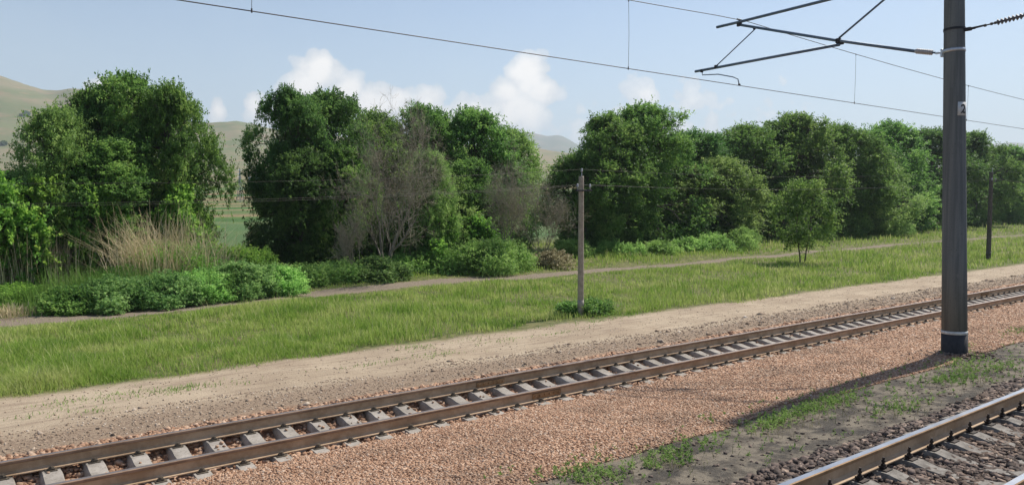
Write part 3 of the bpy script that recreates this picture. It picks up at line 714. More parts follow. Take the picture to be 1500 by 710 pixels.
def unit(a): return a / np.maximum(np.linalg.norm(a, axis=-1, keepdims=True), 1e-9)
def leaves(P, D, length, width, rng, tint, name, mat):
    """one folded leaf or leaf spray (a kite) per point"""
    n = len(P); D = unit(D)
    nrm = unit(rng.normal(size=(n, 3)) * .8 + np.array([0, 0, 1.15]))
    S = unit(np.cross(D, nrm)); Nn = np.cross(S, D)
    l = (length * rng.uniform(.7, 1.3, n))[:, None]; w_ = (width * rng.uniform(.7, 1.3, n))[:, None]
    a = P; b = P + D * l * .45 + S * w_ * .5 + Nn * w_ * .12; c = P + D * l - Nn * w_ * .15; d = P + D * l * .45 - S * w_ * .5 + Nn * w_ * .12
    Vv = np.stack([a, b, c, d], 1).reshape(-1, 3); Ff = np.arange(n * 4).reshape(n, 4)
    return fast_mesh(name, Vv, Ff, [mat], {'tint': np.repeat(tint, 4)})
def crown(seed, Rx, H, z0, nsp, mat, lf=(.175, .098), lobes=18, top=.55, per=17, droop=.22, sprig=.62, shape='tree', gapy=.0):
    rng = np.random.default_rng(seed)
    C = []
    ph = rng.uniform(0, 6.28, 6)
    tree_ = shape in ('tree', 'high')
    for i in range(lobes):
        h = (i + .5) / lobes; h = float(np.clip(h + rng.uniform(-.08, .08), 0.02, .98))
        if shape == 'tree': env = np.interp(h, [0, .15, .4, .65, .85, 1], [.62, .86, 1.0, .90, .58, .20])
        elif shape == 'high': env = np.interp(h, [0, .2, .5, .8, 1], [.35, .8, 1.0, .75, .3])
        else: env = np.interp(h, [0, .5, 1], [1, .85, .4])
        a = i * 2.4 + rng.uniform(-.5, .5)
        env *= 1 + .20 * math.sin(2 * a + ph[0] + h * 3) + .13 * math.sin(3 * a + ph[1] - h * 7)
        lr = Rx * (rng.uniform(.16, .31) if tree_ else rng.uniform(.24, .42))
        rr_ = max(0, env * Rx - lr * .8) * (rng.uniform(.82, 1.04) if i % 4 else rng.uniform(0, .55))
        zc = z0 + (H - z0) * h
        zc = min(zc, H - lr * rng.uniform(.55, 1.0) - (rr_ / Rx) ** 2 * H * .16 * tree_); zc = max(zc, z0 + lr * (.9 if shape == 'high' else .35))
        C.append((rr_ * math.cos(a), rr_ * math.sin(a), zc, lr))
    for k in range(int(lobes * .14)):            # small domes standing out of the top
        a = rng.uniform(0, 6.28); rr_ = Rx * rng.uniform(.05, .6); lr = Rx * rng.uniform(.10, .17)
        C.append((rr_ * math.cos(a), rr_ * math.sin(a), H - lr * rng.uniform(.2, 1.6) - (rr_ / Rx) ** 2 * H * .2, lr))
    C = np.array(C); area = C[:, 3] ** 2; pick = rng.choice(len(C), nsp, p=area / area.sum())
    u = unit(rng.normal(size=(nsp, 3)) + np.array([0, 0, .25]))
    out_ = C[pick, :3] - np.array([0, 0, z0 + (H - z0) * .42]); u = unit(u + unit(out_) * .55)
    rad = C[pick, 3] * (rng.uniform(.12, 1.0, nsp) ** .5)
    # broken surface: the radius swells and shrinks with direction
    rad = rad * (1 + (.22 if tree_ else .34) * np.sin(u[:, 0] * 5 + C[pick, 0] * 3) * np.sin(u[:, 1] * 6 + C[pick, 1] * 2) + .15 * np.sin(u[:, 2] * 9 + pick))
    base = C[pick, :3] + u * rad[:, None] * np.array([1, 1, .9])
    td = unit(u + rng.normal(size=(nsp, 3)) * .45 + np.array([0, 0, .25])); tl_ = sprig * rng.uniform(.4, 1.3, nsp)
    long = rng.uniform(size=nsp) < (.20 if tree_ else .04); tl_[long] *= 2.2
    s = rng.uniform(0, 1, (nsp, per)) ** .8; 
    Pp = base[:, None] + td[:, None] * (s * tl_[:, None])[..., None]
    Pp[:, :, 2] -= droop * (s * tl_[:, None]) ** 2
    Pp += rng.normal(size=Pp.shape) * .085 * sprig
    ld = td[:, None] * .6 + rng.normal(size=Pp.shape) * .6 + np.array([0, 0, -.35 * droop * 2])
    tint = np.clip(.5 + .24 * np.repeat(rng.normal(size=nsp), per) + .13 * rng.normal(size=nsp * per) + .16 * np.repeat(rng.normal(size=len(C))[pick], per), 0, 1)
    Pp = Pp.reshape(-1, 3); ld = ld.reshape(-1, 3)
    k = Pp[:, 2] > .02
    me = leaves(Pp[k], ld[k], lf[0], lf[1], rng, tint[k], 'crown', mat)
    return me, C
def limb_path(A, B_, rng, n=6, sag=.12):
    A = np.array(A); B_ = np.array(B_); L_ = np.linalg.norm(B_ - A); pts = []
    off = rng.normal(size=3) * L_ * sag * .6
    for i in range(n + 1):
        t = i / n; p = A * (1 - t) + B_ * t + off * math.sin(math.pi * t) + np.array([0, 0, .12 * L_ * math.sin(math.pi * t)]) + rng.normal(size=3) * .03 * L_ * (0 < i < n)
        pts.append(p)
    return pts
def trunk(seed, C, H, r0, stems=2, mat=bark_m, spread=.3, young=False):
    rng = np.random.default_rng(seed + 500); b = MB()
    forks = []
    for s_ in range(stems):
        a = rng.uniform(0, 6.28); q = np.array([math.cos(a), math.sin(a), 0]) * spread * rng.uniform(.2, 1) * (stems > 1)
        top = np.array([q[0] * 3.5, q[1] * 3.5, H * rng.uniform(.34, .5)])
        if young:
            q = np.array([(-.10, .32)[s_ % 2], .05, 0.]); top = np.array([(-.42, .72)[s_ % 2], .1, H * .5])
        pts = limb_path(q * .5 + np.array([0, 0, -.3]), top, rng, 6, .05)
        if young: pts = [q * .5 + np.array([0, 0, -.3]) + (top - q * .5) * (i / 6) + rng.normal(size=3) * .012 for i in range(7)]
        pts2 = limb_path(top, (top[0] * 1.6 + rng.normal() * .5, top[1] * 1.6 + rng.normal() * .5, H * .86), rng, 6, .1)
        rr_ = [r0 * (1.25 if i == 0 else 1) * (1 - .055 * i) for i in range(7)]
        b.tube(pts, rr_, 9); b.tube(pts2, [rr_[-1] * (1 - i / 6.6) for i in range(7)], 7)
        forks += [(pts[3], r0 * .55), (pts[5], r0 * .5), (pts2[1], r0 * .42), (pts2[3], r0 * .3)]
    for c in C:
        d = [np.linalg.norm(np.array(f[0]) - c[:3]) + (8 if f[0][2] > c[2] else 0) for f in forks]
        f = forks[int(np.argmin(d))]
        pts = limb_path(f[0], c[:3], rng, 6, .12)
        b.tube(pts, [f[1] * (1 - .13 * i) for i in range(7)], 6)
        for k in range(3):
            e = c[:3] + unit(rng.normal(size=3) + np.array([0, 0, .3])) * c[3] * .8
            b.tube(limb_path(pts[4 if k % 2 else 5], e, rng, 3, .1), [f[1] * .26, f[1] * .18, f[1] * .12, f[1] * .05], 4)
    return b.mesh('trunk', mat, True)
def tree(px, py_top, Y_, label, proto, rot=0., wpx=None, group='elm trees of the belt behind the meadow', z=GR, name='elm_tree'):
    cm_, tm_, Hp, Rp = proto
    p = lp(px, 295, Y_); Zd = depth(p); H = (295 - py_top) / FPX * Zd + (EYE - z)
    sz = H / Hp; sr = (wpx / 2 * Zd / FPX) / Rp if wpx else sz
    o = empty(name, (p.x, p.y, z), label, 'tree', group); o.rotation_euler = (0, 0, rot); o.scale = (sr, sr, sz)
    link('trunk', tm_, o); link('crown', cm_, o)
    return o
def proto(seed, Rx, H, z0, nsp, mat, stems=2, r0=.22, **kw):
    cm_, C = crown(seed, Rx, H, z0, nsp, mat, **kw)
    co = np.empty(len(cm_.vertices) * 3, np.float32); cm_.vertices.foreach_get('co', co); co = co.reshape(-1, 3)
    return (cm_, trunk(seed, C, H, r0, stems, young=(seed == 18)), float(np.percentile(co[:, 2], 99.7)), float(np.percentile(np.hypot(co[:, 0], co[:, 1]), 96)))
PA = proto(11, 4.6, 11.0, .6, 6600, elm_m, 3, lobes=58)
PB = proto(12, 4.8, 11.5, .4, 7000, elm_dark_m, 2, droop=.35, lobes=50)
PC = proto(13, 4.6, 11.0, .5, 6600, elm_m, 2, lobes=66)
PD = proto(14, 4.4, 10.5, .3, 6400, elm_dark_m, 3, lobes=46)
PE = proto(15, 4.2, 10.0, .4, 5000, elm_light_m, 3, lobes=56, sprig=.8)
PF = proto(16, 5.0, 12.0, .4, 7400, elm_m, 2, lobes=70)
PM = proto(17, 2.9, 5.2, .1, 1600, mul_m, 3, .09, lf=(.26, .19), lobes=34, droop=.1, sprig=.6)
PY = proto(18, 2.2, 6.0, 1.5, 800, elm_m, 2, .06, lf=(.15, .085), lobes=30, sprig=.6, shape='high')
TREES = [
    # px, top, Y, width, proto, rot, label
    (88, 160, 42, 150, PE, .3, 'loose pale green elm, leftmost of the tall trees'),
    (142, 137, 45, 130, PC, 2.9, 'rounded elm between the leftmost pale tree and the feathery topped elm'),
    (188, 114, 44, 190, PA, 1.0, 'tall full elm with a feathery top, peak of the left group'),
    (254, 128, 42, 140, PC, 2.2, 'tall elm at the right end of the left group, beside the gap'),
    (175, 205, 42, 200, PC, 4.0, 'lower dense elm in front of the left group behind the dry reeds'),
    (35, 252, 45, 150, PA, 5.0, 'low elm partly behind the leftmost pale tree'),
    (-70, 245, 44, 170, PD, 2.0, 'dark elm cut by the left border of the picture'),
    (429, 134, 44, 132, PB, .2, 'dark heavy elm just right of the gap to the fields'),
    (478, 138, 46, 170, PB, 2.6, 'dark elm behind the left side of the bare dead tree'),
    (440, 220, 42.5, 125, PD, 4.4, 'low dark elm filling in below the heavy dark crowns'),
    (550, 168, 49, 180, PC, 1.1, 'green elm directly behind the bare dead tree'),
    (620, 158, 49, 150, PA, 3.0, 'upright green elm behind the right side of the dead tree'),
    (688, 163, 48, 155, PC, 5.2, 'green elm with a ragged top between the two dead trees'),
    (745, 190, 48, 125, PE, 2.5, 'thin leaved elm behind the smaller dead tree'),
    (505, 215, 42.5, 130, PC, 3.9, 'sunlit elm between the dark crowns and the bare dead tree'),
    (632, 222, 39.3, 84, PE, 2.2, 'half dead elm with thin leaves growing into the right side of the tall dead tree'),
    (690, 235, 43, 130, PA, .4, 'leafy elm standing low behind the smaller dead tree'),
    (625, 235, 43, 140, PE, .9, 'low sunny elm bush grown tall between the dead trees'),
    (890, 172, 43, 165, PA, 4.0, 'broad elm behind the tan telegraph pole'),
    (940, 157, 44, 170, PF, .5, 'large rounded elm, tallest in the middle of the belt'),
    (860, 225, 42, 130, PC, 1.9, 'lower elm leaning towards the gap left of the tan pole'),
    (1010, 196, 47, 150, PD, 3.3, 'dark elm in the dip right of the large rounded elm'),
    (1045, 232, 43, 140, PE, 5.5, 'pale green lower elm bulging out of the belt'),
    (1090, 186, 49, 130, PF, 2.9, 'elm behind the pale lower elm'),
    (1160, 170, 47, 150, PA, 1.4, 'high domed elm behind the young tree'),
    (1225, 186, 46, 140, PF, 4.5, 'elm right of the young tree with a lit shoulder'),
    (1300, 182, 50, 140, PC, .1, 'open topped elm halfway between the young tree and the mast'),
    (1270, 232, 45, 120, PE, 3.6, 'lower lit elm standing forward in the belt'),
    (1360, 192, 52, 120, PD, 2.1, 'elm just left of the concrete mast'),
    (1420, 196, 53, 110, PA, 5.9, 'elm just right of the concrete mast'),
    (1475, 216, 56, 110, PF, 3.9, 'elm beyond the slim dark pole'),
    (1530, 224, 58, 110, PC, 1.2, 'last elm cut by the right border of the picture'),
]
for k, (px, pt, Y_, wp, pr_, rot, lab) in enumerate(TREES):
    tree(px, pt, Y_ + (6 if px > 800 else 3), lab, pr_, rot, wp * (1.12 if px > 980 else 1))
for k, (px, pt, Y_, wp, pr_, rot, lab) in enumerate([
    (60, 262, 41, 130, PM, .5, 'bright broad leaved mulberry bush behind the dry reeds at left'),
    (-20, 250, 41, 150, PM, 2.5, 'bright mulberry bush at the left border'),
    (150, 275, 41, 120, PM, 4.2, 'bright mulberry bush left of the dry reed heap'),
    (262, 270, 41, 110, PM, 1.5, 'bright mulberry bush behind the dry reed heap'),
    (625, 290, 41, 110, PM, 3.3, 'bright leafy bush right of the foot of the bare dead tree'),
    (690, 318, 41, 90, PM, 5.3, 'low bright bush left of the smaller dead tree')]):
    tree(px, pt, Y_ + 2, lab, pr_, rot, wp, 'mulberry bushes at the foot of the trees', name='mulberry_bush')
tree(1176, 262, 31.0, 'young airy tree with two thin stems standing alone in the meadow', PY, -.65, 97, None, -1.15, 'young_tree')

# ------------------------------------------------------------------ dead trees
def dead_tree(px, pyb, Y_, H, seed, label, mat, spread=.42, twist=1.0, depthmax=6, r0=.15, stems=3, twig_m=None, hazy=1.0):
    rng = np.random.default_rng(seed); b = MB(); tw = MB()
    def grow(p, d, L_, r, lv):
        n = 4 if lv < 4 else 3; pts = [p]; q = np.array(p); dd = np.array(d)
        for i in range(n):
            dd = unit(dd + rng.normal(size=3) * .13 * (1 + .25 * lv) * twist + np.array([0, 0, .16 if lv < 3 else .03])); q = q + dd * L_ / n; pts.append(q.copy())
        rads = [max(r * (1 - .5 * i / n), .005) for i in range(n + 1)]
        (b if lv < 4 else tw).tube(pts, rads, 7 if lv < 2 else (4 if lv < 4 else 3), cap=False)
        if lv >= depthmax: return
        kids = 3 if lv < 2 else (4 if lv < 5 else 3)
        for k in range(kids):
            i = n if k == 0 else rng.integers(1, n + 1)
            nd = unit(dd + unit(rng.normal(size=3)) * (spread * (1.0 if k == 0 else 2.0)) + np.array([0, 0, .12]))
            grow(pts[i], nd, L_ * rng.uniform(.58, .82), rads[i] * .68, lv + 1)
    for s_ in range(stems):
        a = rng.uniform(0, 6.28)
        grow(np.array([.2 * math.cos(a), .2 * math.sin(a), -.2]), unit(np.array([.24 * math.cos(a), .24 * math.sin(a), 1])), H * .34, r0 * rng.uniform(.7, 1), 0)
    g = lp(px, 295, Y_)
    o = empty('dead_tree', (g.x, g.y, GR), label, 'dead tree')
    # scale to the wanted height
    zt = float(np.percentile([v[2] for v in tw.v], 99.8)); sc = H / zt
    o.scale = (sc * .72, sc * .72, sc)
    b.build('trunk', mat, o, True); tw.build('twigs', twig_m or mat, o)
    return o
def hof(px, pt, Y_): return (295 - pt) / FPX * depth(lp(px, 295, Y_)) + (EYE - GR)
dead_tree(562, 390, 40.5, hof(562, 150, 40.5), 7, 'tall bare grey dead tree with tangled fine twigs in the middle of the belt', dead_m, twig_m=deadd_m, stems=3, spread=.34)
dead_tree(738, 350, 41, hof(738, 208, 41), 23, 'smaller bare dead tree with a leaning crown left of the tan pole', dead_m, twig_m=deadd_m, stems=3, r0=.10)
dead_tree(795, 345, 42, hof(795, 268, 42), 31, 'low tangle of grey dead branches in the gap left of the tan pole', deadd_m, stems=4, r0=.07, depthmax=5)
dead_tree(520, 380, 40, hof(520, 300, 40), 35, 'low brown dead sapling leaning at the foot of the tall dead tree', deadd_m, stems=4, r0=.05, depthmax=5)

# ------------------------------------------------------------------ bushes along the path
def bush(px, py_base, wpx, py_top, label, seed, mat=bram_m, lf=(.095, .072), n=1500, name='bramble_bush', group='bramble bushes along the footpath', dense=1.0):
    g = gp(px, py_base, -1.17); Zd = depth(g); w_ = wpx / 2 * Zd / FPX
    H = (py_base - py_top) / FPX * Zd * .96
    cm_, C = crown(seed, w_, H, .0, int(n * 2.0), mat, lf=lf, lobes=22, shape='bush', per=10, droop=.25, sprig=.30)
    # flatten lobes that are wider than the bush is high
    co = np.empty(len(cm_.vertices) * 3, np.float32); cm_.vertices.foreach_get('co', co); co = co.reshape(-1, 3)
    zmax = np.percentile(co[:, 2], 99.5)
    dpt_ = min(1.0, 1.9 / w_)
    co[:, 2] *= H / zmax; co[:, 1] *= max(dpt_, .45); cm_.vertices.foreach_set('co', co.ravel()); cm_.update()
    b = MB(); rng = np.random.default_rng(seed)
    for k in range(9):
        a = rng.uniform(0, 6.28); e = (math.cos(a) * w_ * .6, math.sin(a) * w_ * .6 * max(dpt_, .45), H * rng.uniform(.4, .75))
        b.tube(limb_path((e[0] * .15, e[1] * .15, -.1), e, rng, 5, .12), [.03, .026, .022, .018, .012, .006], 5)
    if 'hedge' in label or 'path' in label or 'heap' in label or 'gap' in label: back = .5
    else: back = .2
    if name == 'weed_bush': back = -.1
    n0_ = n
    o = empty(name, (g[0] + back * .5, g[1] + w_ * .25 + back, -1.16), label, 'bush', group)
    link('foliage', cm_, o); b.build('stems', bark_m, o, True)
    return o
dry_m = leaf_mat('withered_bramble', [(0, (.12, .10, .055)), (.5, (.23, .19, .11)), (1, (.36, .31, .19))], .15)
hedge_m = leaf_mat('dusty_bramble_leaf', [(0, (.035, .075, .022)), (.5, (.10, .185, .05)), (1, (.24, .34, .12))])
bush(735, 402, 150, 350, 'big pale green bramble mound in front of the smaller dead tree', 101, n=3000)
bush(650, 402, 110, 366, 'low bramble between the dead tree and the big pale mound', 102, n=1800)
bush(585, 404, 100, 374, 'low bramble at the foot of the tall dead tree', 103, n=1700)
bush(555, 412, 95, 376, 'leafy bramble hiding the base of the tall dead tree', 130, n=1600, mat=hedge_m)
bush(510, 412, 110, 382, 'low bramble left of the foot of the tall dead tree', 104, n=1800)
bush(408, 430, 100, 392, 'mid green bramble at the right end of the left hedge', 105, n=2200)
bush(352, 437, 120, 386, 'tall bramble bank below the right part of the dry reed heap', 106, n=3000, mat=hedge_m)
bush(300, 442, 130, 398, 'leafy low bramble under the middle of the dry reed heap', 124, n=2600)
bush(238, 449, 150, 404, 'dusty bramble right below the dry reed heap', 107, n=3200, mat=hedge_m)
bush(170, 455, 140, 410, 'bramble bulging over the bend of the footpath', 120, n=2800, mat=hedge_m)
bush(105, 460, 100, 422, 'low dark bramble at the bend of the footpath', 108, n=1800, mat=elm_m)
bush(205, 440, 180, 396, 'bright creeper trailing over the hedge left of the reed heap', 125, n=2600, mat=mul_m, lf=(.105, .07))
bush(322, 424, 46, 398, 'withered brown bramble patch on top of the left hedge', 126, n=500, mat=dry_m)
bush(418, 414, 60, 392, 'withered brown bramble patch at the right end of the left hedge', 127, n=500, mat=dry_m)
bush(815, 394, 80, 366, 'withered brown bramble below the low dead tangle', 128, n=600, mat=dry_m)
bush(262, 432, 230, 356, 'high leafy bank around the dry reed heap', 109, n=5200, mat=mul_m, lf=(.105, .07))
bush(345, 422, 170, 362, 'leafy bank in front of the gap to the fields', 119, n=2600, mat=mul_m, lf=(.105, .07))
bush(450, 420, 110, 388, 'low dark bramble between hedge and dead tree', 110, n=1500)
bush(915, 376, 90, 352, 'dull green bramble right of the tan telegraph pole', 111, n=1200)
bush(970, 374, 70, 352, 'small bramble below the large rounded elm', 112, n=900)
bush(1020, 371, 75, 347, 'bramble in the middle of the row of pale mounds', 113, n=1100)
bush(1098, 366, 85, 333, 'high pale bramble mound left of the young tree', 114, n=1700)
bush(1055, 369, 70, 341, 'bramble touching the high pale mound on its left', 115, n=1100)
bush(1215, 352, 110, 326, 'bramble below the elms right of the young tree', 116, n=1000)
bush(1330, 346, 110, 318, 'bramble at the foot of the belt left of the mast', 117, n=900)
bush(845, 378, 70, 350, 'bramble behind the tan telegraph pole', 118, n=900)
bush(20, 446, 110, 418, 'leafy bank below the dry reeds at the left border', 121, n=1800, mat=mul_m, lf=(.13, .07))
bush(872, 461, 70, 436, 'small green weed bush at the foot of the tan telegraph pole', 122, n=380, mat=elm_m, lf=(.09, .06), name='weed_bush', group=None)
bush(832, 462, 34, 441, 'little weed bush left of the tan pole foot', 123, n=200, mat=elm_m, lf=(.09, .06), name='weed_bush', group=None)

# ------------------------------------------------------------------ blades: grass, weeds, reeds
def blades(P, h, w_, lean, rng, bend=.5, azim=None):
    """bent tapering blades: 2 quads each, degenerate-free (6 vertices)"""
    n = len(P); a = rng.uniform(0, 2 * np.pi, n) if azim is None else azim
    d = np.stack([np.cos(a), np.sin(a), np.zeros(n)], 1); s = np.stack([-np.sin(a + rng.normal(size=n)), np.cos(a), np.zeros(n)], 1); s = unit(s)
    h = h[:, None]; w_ = w_[:, None] * .5; lean = lean[:, None]
    m1 = P + d * lean * h * .25 + np.array([0, 0, 1]) * h * .5
    m2 = P + d * lean * h * (.25 + bend) + np.array([0, 0, 1]) * h * (1 - .25 * lean)
    Vv = np.stack([P - s * w_, P + s * w_, m1 + s * w_ * .75, m1 - s * w_ * .75, m2 + s * w_ * .18, m2 - s * w_ * .18], 1).reshape(-1, 3)
    k = np.arange(n)[:, None] * 6
    Ff = np.concatenate([k + np.array([[0, 1, 2, 3]]), k + np.array([[3, 2, 4, 5]])], 0)
    return Vv, Ff
def blade_mat(name, stops, pn=.25, trans=.42):
    m, nt, out = new_mat(name); N = NT(nt); P = N.pos()
    mp = N.n('ShaderNodeMapping'); N.put(mp.inputs['Vector'], P); mp.inputs['Scale'].default_value = (.5, 1, 0)
    f = N.m('ADD', N.m('MULTIPLY', N.attr('tint'), .5), N.m('MULTIPLY', N.step(N.m('ADD', N.m('MULTIPLY', N.noise(pn, 4, .6, mp.outputs[0]), .7), N.m('MULTIPLY', N.noise(1.3, 3, .5, mp.outputs[0]), .3)), .36, .64), .5))
    c = N.ramp(f, stops)
    d = N.n('ShaderNodeBsdfDiffuse'); N.put(d.inputs['Color'], c)
    t = N.n('ShaderNodeBsdfTranslucent'); N.put(t.inputs['Color'], c)
    mx = N.n('ShaderNodeMixShader'); mx.inputs[0].default_value = trans
    nt.links.new(d.outputs[0], mx.inputs[1]); nt.links.new(t.outputs[0], mx.inputs[2]); nt.links.new(mx.outputs[0], out.inputs['Surface'])
    return m
grass_m = blade_mat('meadow_grass_blade', pn=.45, stops=[(0, (.12, .24, .045)), (.25, (.22, .35, .06)), (.5, (.33, .44, .10)), (.72, (.47, .52, .18)), (1, (.66, .61, .32))])
weed_m = blade_mat('weed_leaf', [(0, (.12, .22, .06)), (.6, (.24, .36, .10)), (1, (.38, .46, .20))], 1.0)
seed_m = blade_mat('seeding_grass', [(0, (.38, .42, .16)), (.5, (.55, .54, .26)), (1, (.70, .66, .42))], 1.0, .3)
dryt_m = blade_mat('drying_grass', [(0, (.13, .15, .06)), (.5, (.27, .25, .13)), (1, (.42, .37, .24))], 1.0, .2)
reed_m = blade_mat('dry_reed', [(0, (.38, .30, .17)), (.5, (.60, .50, .31)), (1, (.78, .69, .48))], 1.0, .15)
greenreed_m = blade_mat('green_reed', [(0, (.07, .15, .03)), (.6, (.16, .28, .06)), (1, (.30, .38, .13))], 1.0, .25)

def blade_obj(name, P, h, w_, lean, tint, mat, rng, parent=None, bend=.5, azim=None):
    Vv, Ff = blades(P, h, w_, lean, rng, bend, azim)
    return link(name, fast_mesh(name, Vv, Ff, [mat], {'tint': np.repeat(tint, 6)}), parent)
rng = np.random.default_rng(77)
# spots spread so that the sward is as thick near as far
n = 620000
px = rng.uniform(-260, 1760, n); py = rng.uniform(326, 640, n)
a_ = (px - 750) / FPX; b_ = (355 - py) / FPX; cp, sp = math.cos(PITCH), math.sin(PITCH)
f_ = cp + b_ * sp; up = -sp + b_ * cp
kk = (GR - EYE) / up; X = (T[0] * f_ + T[1] * a_) * kk; Yg = (T[1] * f_ - T[0] * a_) * kk
X += rng.normal(size=n) * .15; Yg += rng.normal(size=n) * .15
edge = 20.75 + wob(X, 0 * X, .5, 5) * .8 + wob(X, 0 * X, 1.9, 6) * .4 + rng.normal(size=n) * .12
pd_ = path_d(X, Yg)
thin = np.clip((wob(X, Yg, .9, 14) + wob(X, Yg, 2.6, 15) * .7) * 1.5 + .9, .25, 1)
keep = (Yg > edge) & (Yg < 62) & (X > -40) & (X < 260) & ((pd_ > 1.05) | (rng.uniform(size=n) < .02)) & (rng.uniform(size=n) < thin)
X = X[keep]; Yg = Yg[keep]; Zd = X * T[0] + Yg * T[1]
tall = .22 + .16 * np.clip(wob(X, Yg, .45, 16) * 2 + .3, 0, 1) + .20 * wob(X, Yg, 2.6, 17)
tall *= np.clip((Yg - 20.3) / 1.0, .35, 1) * np.clip((path_d(X, Yg) - .7) / 3.0, .22, 1)
h = tall * rng.uniform(.6, 1.35, len(X)) * np.clip(Zd / 45, 1, 1.5)
wd = rng.uniform(.010, .018, len(X)) * np.clip(Zd / 17, 1, 7)
tint = np.clip(rng.normal(.40, .2, len(X)) + .35 * wob(X, Yg, 1.3, 33) + (rng.uniform(size=len(X)) < .05) * .4, 0, 1)
Pg = np.stack([X, Yg, gz(X, Yg) - .01], 1)
tag(blade_obj('meadow_grass', Pg, h, wd, rng.uniform(.1, .9, len(X)), tint, grass_m, rng), 'tall yellow green meadow grass', kind='stuff')
k_ = rng.uniform(size=len(X)) < .05
Pk = Pg[k_]; nk = len(Pk)
tag(blade_obj('seed_heads', Pk, h[k_] * rng.uniform(1.2, 1.7, nk), wd[k_] * .55, rng.uniform(.2, .8, nk), rng.uniform(.2, 1, nk), seed_m, rng), 'pale seeding grass stems standing above the meadow', kind='stuff')

def clump_spots(centres, rng):
    out_ = []
    for (px, py, z, wx, n_, sx_) in centres:
        n_ = int(n_ * (.11 if z > -.6 else .5)); wx = wx * 1.3; sx_ = sx_ * 1.5
        g = gp(px, py, z); q = np.stack([g[0] + rng.normal(size=n_) * wx, g[1] + rng.normal(size=n_) * sx_, np.zeros(n_)], 1); out_.append(q)
    q = np.concatenate(out_); q[:, 2] = gz(q[:, 0], q[:, 1]) - .005; return q
# weeds in the cinder strip and the sandy road
wc = [(850, 692, -.4, .25, 700, .12), (880, 700, -.4, .25, 500, .10), (985, 668, -.4, .28, 700, .10), (965, 672, -.4, .15, 200, .1), (1050, 645, -.4, .25, 250, .1), (1125, 620, -.4, .30, 900, .10), (1165, 606, -.4, .30, 900, .10), (1215, 590, -.4, .4, 900, .10), (1235, 580, -.4, .4, 500, .12),
      (1300, 590, -.3, .35, 250, .12), (1330, 585, -.3, .4, 250, .1), (1385, 550, -.38, .55, 900, .12), (1430, 548, -.36, .5, 700, .14), (1405, 530, -.4, .45, 700, .15), (1495, 484, -.45, .5, 500, .15), (1460, 533, -.36, .5, 400, .15), (1310, 600, -.3, .4, 200, .10), (1480, 540, -.3, .6, 300, .2)]
q = clump_spots(wc, rng); ex = RNG.uniform(size=(420, 2)) * np.array([34, 2.4]) + np.array([6, 6.1])
q = np.concatenate([q, np.stack([ex[:, 0], ex[:, 1], gz(ex[:, 0], ex[:, 1])], 1)]); n = len(q)
stem_h = rng.uniform(.04, .20, n) * rng.uniform(.4, 1, n); per = 9
t_ = rng.uniform(.05, 1, (n, per)); lean_ = rng.normal(size=(n, 1, 2)) * .35
Pw = np.repeat(q[:, None], per, 1); Pw[:, :, 2] += t_ * stem_h[:, None]; Pw[:, :, :2] += lean_ * (t_ * stem_h[:, None])[..., None]
Dw = rng.normal(size=Pw.shape) * .8 + np.array([0, 0, .5])
wt_ = np.clip(np.repeat(rng.normal(.45, .2, n), per) + rng.normal(size=n * per) * .1, 0, 1)
tag(link('cinder_weeds', leaves(Pw.reshape(-1, 3), Dw.reshape(-1, 3), .050, .020, rng, wt_, 'cinder_weeds', weed_m)), 'green weeds growing in the cinder strip between the tracks', kind='stuff')
rc = []
for px, py in ((95, 588), (140, 600), (185, 575), (255, 572), (275, 567), (305, 566), (220, 577), (150, 578), (60, 606), (160, 562), (235, 545), (330, 540), (600, 510), (622, 508), (690, 498), (720, 500), (745, 497), (800, 480), (870, 472), (905, 466), (960, 455), (1085, 437), (1140, 432), (810, 488), (640, 520), (1010, 446), (1060, 436), (560, 530), (480, 520), (1200, 420)):
    rc.append((px, py, -1.12, rng.uniform(.15, .6), int(rng.uniform(60, 220)), rng.uniform(.05, .16)))
q = clump_spots(rc, rng); q = q[(q[:, 1] > 16)]; n = len(q)
tag(blade_obj('roadside_weeds', q, rng.uniform(.03, .12, n), rng.uniform(.012, .024, n), rng.uniform(.4, 1.2, n), rng.uniform(.2, .9, n), weed_m, rng), 'low green tufts on the sandy road', kind='stuff')
dc = [(a_, b_ + 8, c_, d_, int(n_ * 1.2), f_ + .1) for (a_, b_, c_, d_, n_, f_) in wc]
q = clump_spots(dc, rng); n = len(q)
tag(blade_obj('dry_tufts', q, rng.uniform(.04, .15, n), rng.uniform(.006, .012, n), rng.uniform(.4, 1.3, n), rng.uniform(0, .8, n), dryt_m, rng), 'thin dry and olive grass in the cinder strip', kind='stuff')
# reeds
def reed_clump(px, py, hw, n_, hmin, hmax, label, mat, lean=.35, z=-1.15, dy=.6, name='reed_clump', group='dry reed clumps at the left', wdt=.026, bend=.5):
    g = gp(px, py, z); Zd = depth(g); s = hw * Zd / FPX
    o = empty(name, (g[0], g[1], z), label, 'reeds', group)
    q = np.stack([rng.normal(size=n_) * s * .5, rng.normal(size=n_) * dy, np.zeros(n_)], 1)
    az_ = np.where(rng.uniform(size=n_) < .7, np.arctan2(q[:, 1], q[:, 0]) + rng.normal(size=n_) * .6, rng.uniform(0, 6.28, n_))
    blade_obj('stalks', q, rng.uniform(hmin, hmax, n_), rng.uniform(wdt * .6, wdt * 1.3, n_), rng.uniform(.05, 1, n_) * lean, rng.uniform(0, 1, n_), mat, rng, o, bend, az_)
    return o
reed_clump(240, 424, 62, 760, 2.0, 4.5, 'big heap of bent dry straw coloured reeds above the bramble bank', reed_m, 1.1, dy=.7, z=-.9)
reed_clump(200, 424, 30, 160, 2.2, 3.9, 'dry reeds leaning left beside the big reed heap', reed_m, .8, z=-.9)
reed_clump(300, 420, 40, 110, 2.0, 4.0, 'sparse dry stalks right of the big reed heap', reed_m, 1.0, z=-.9)
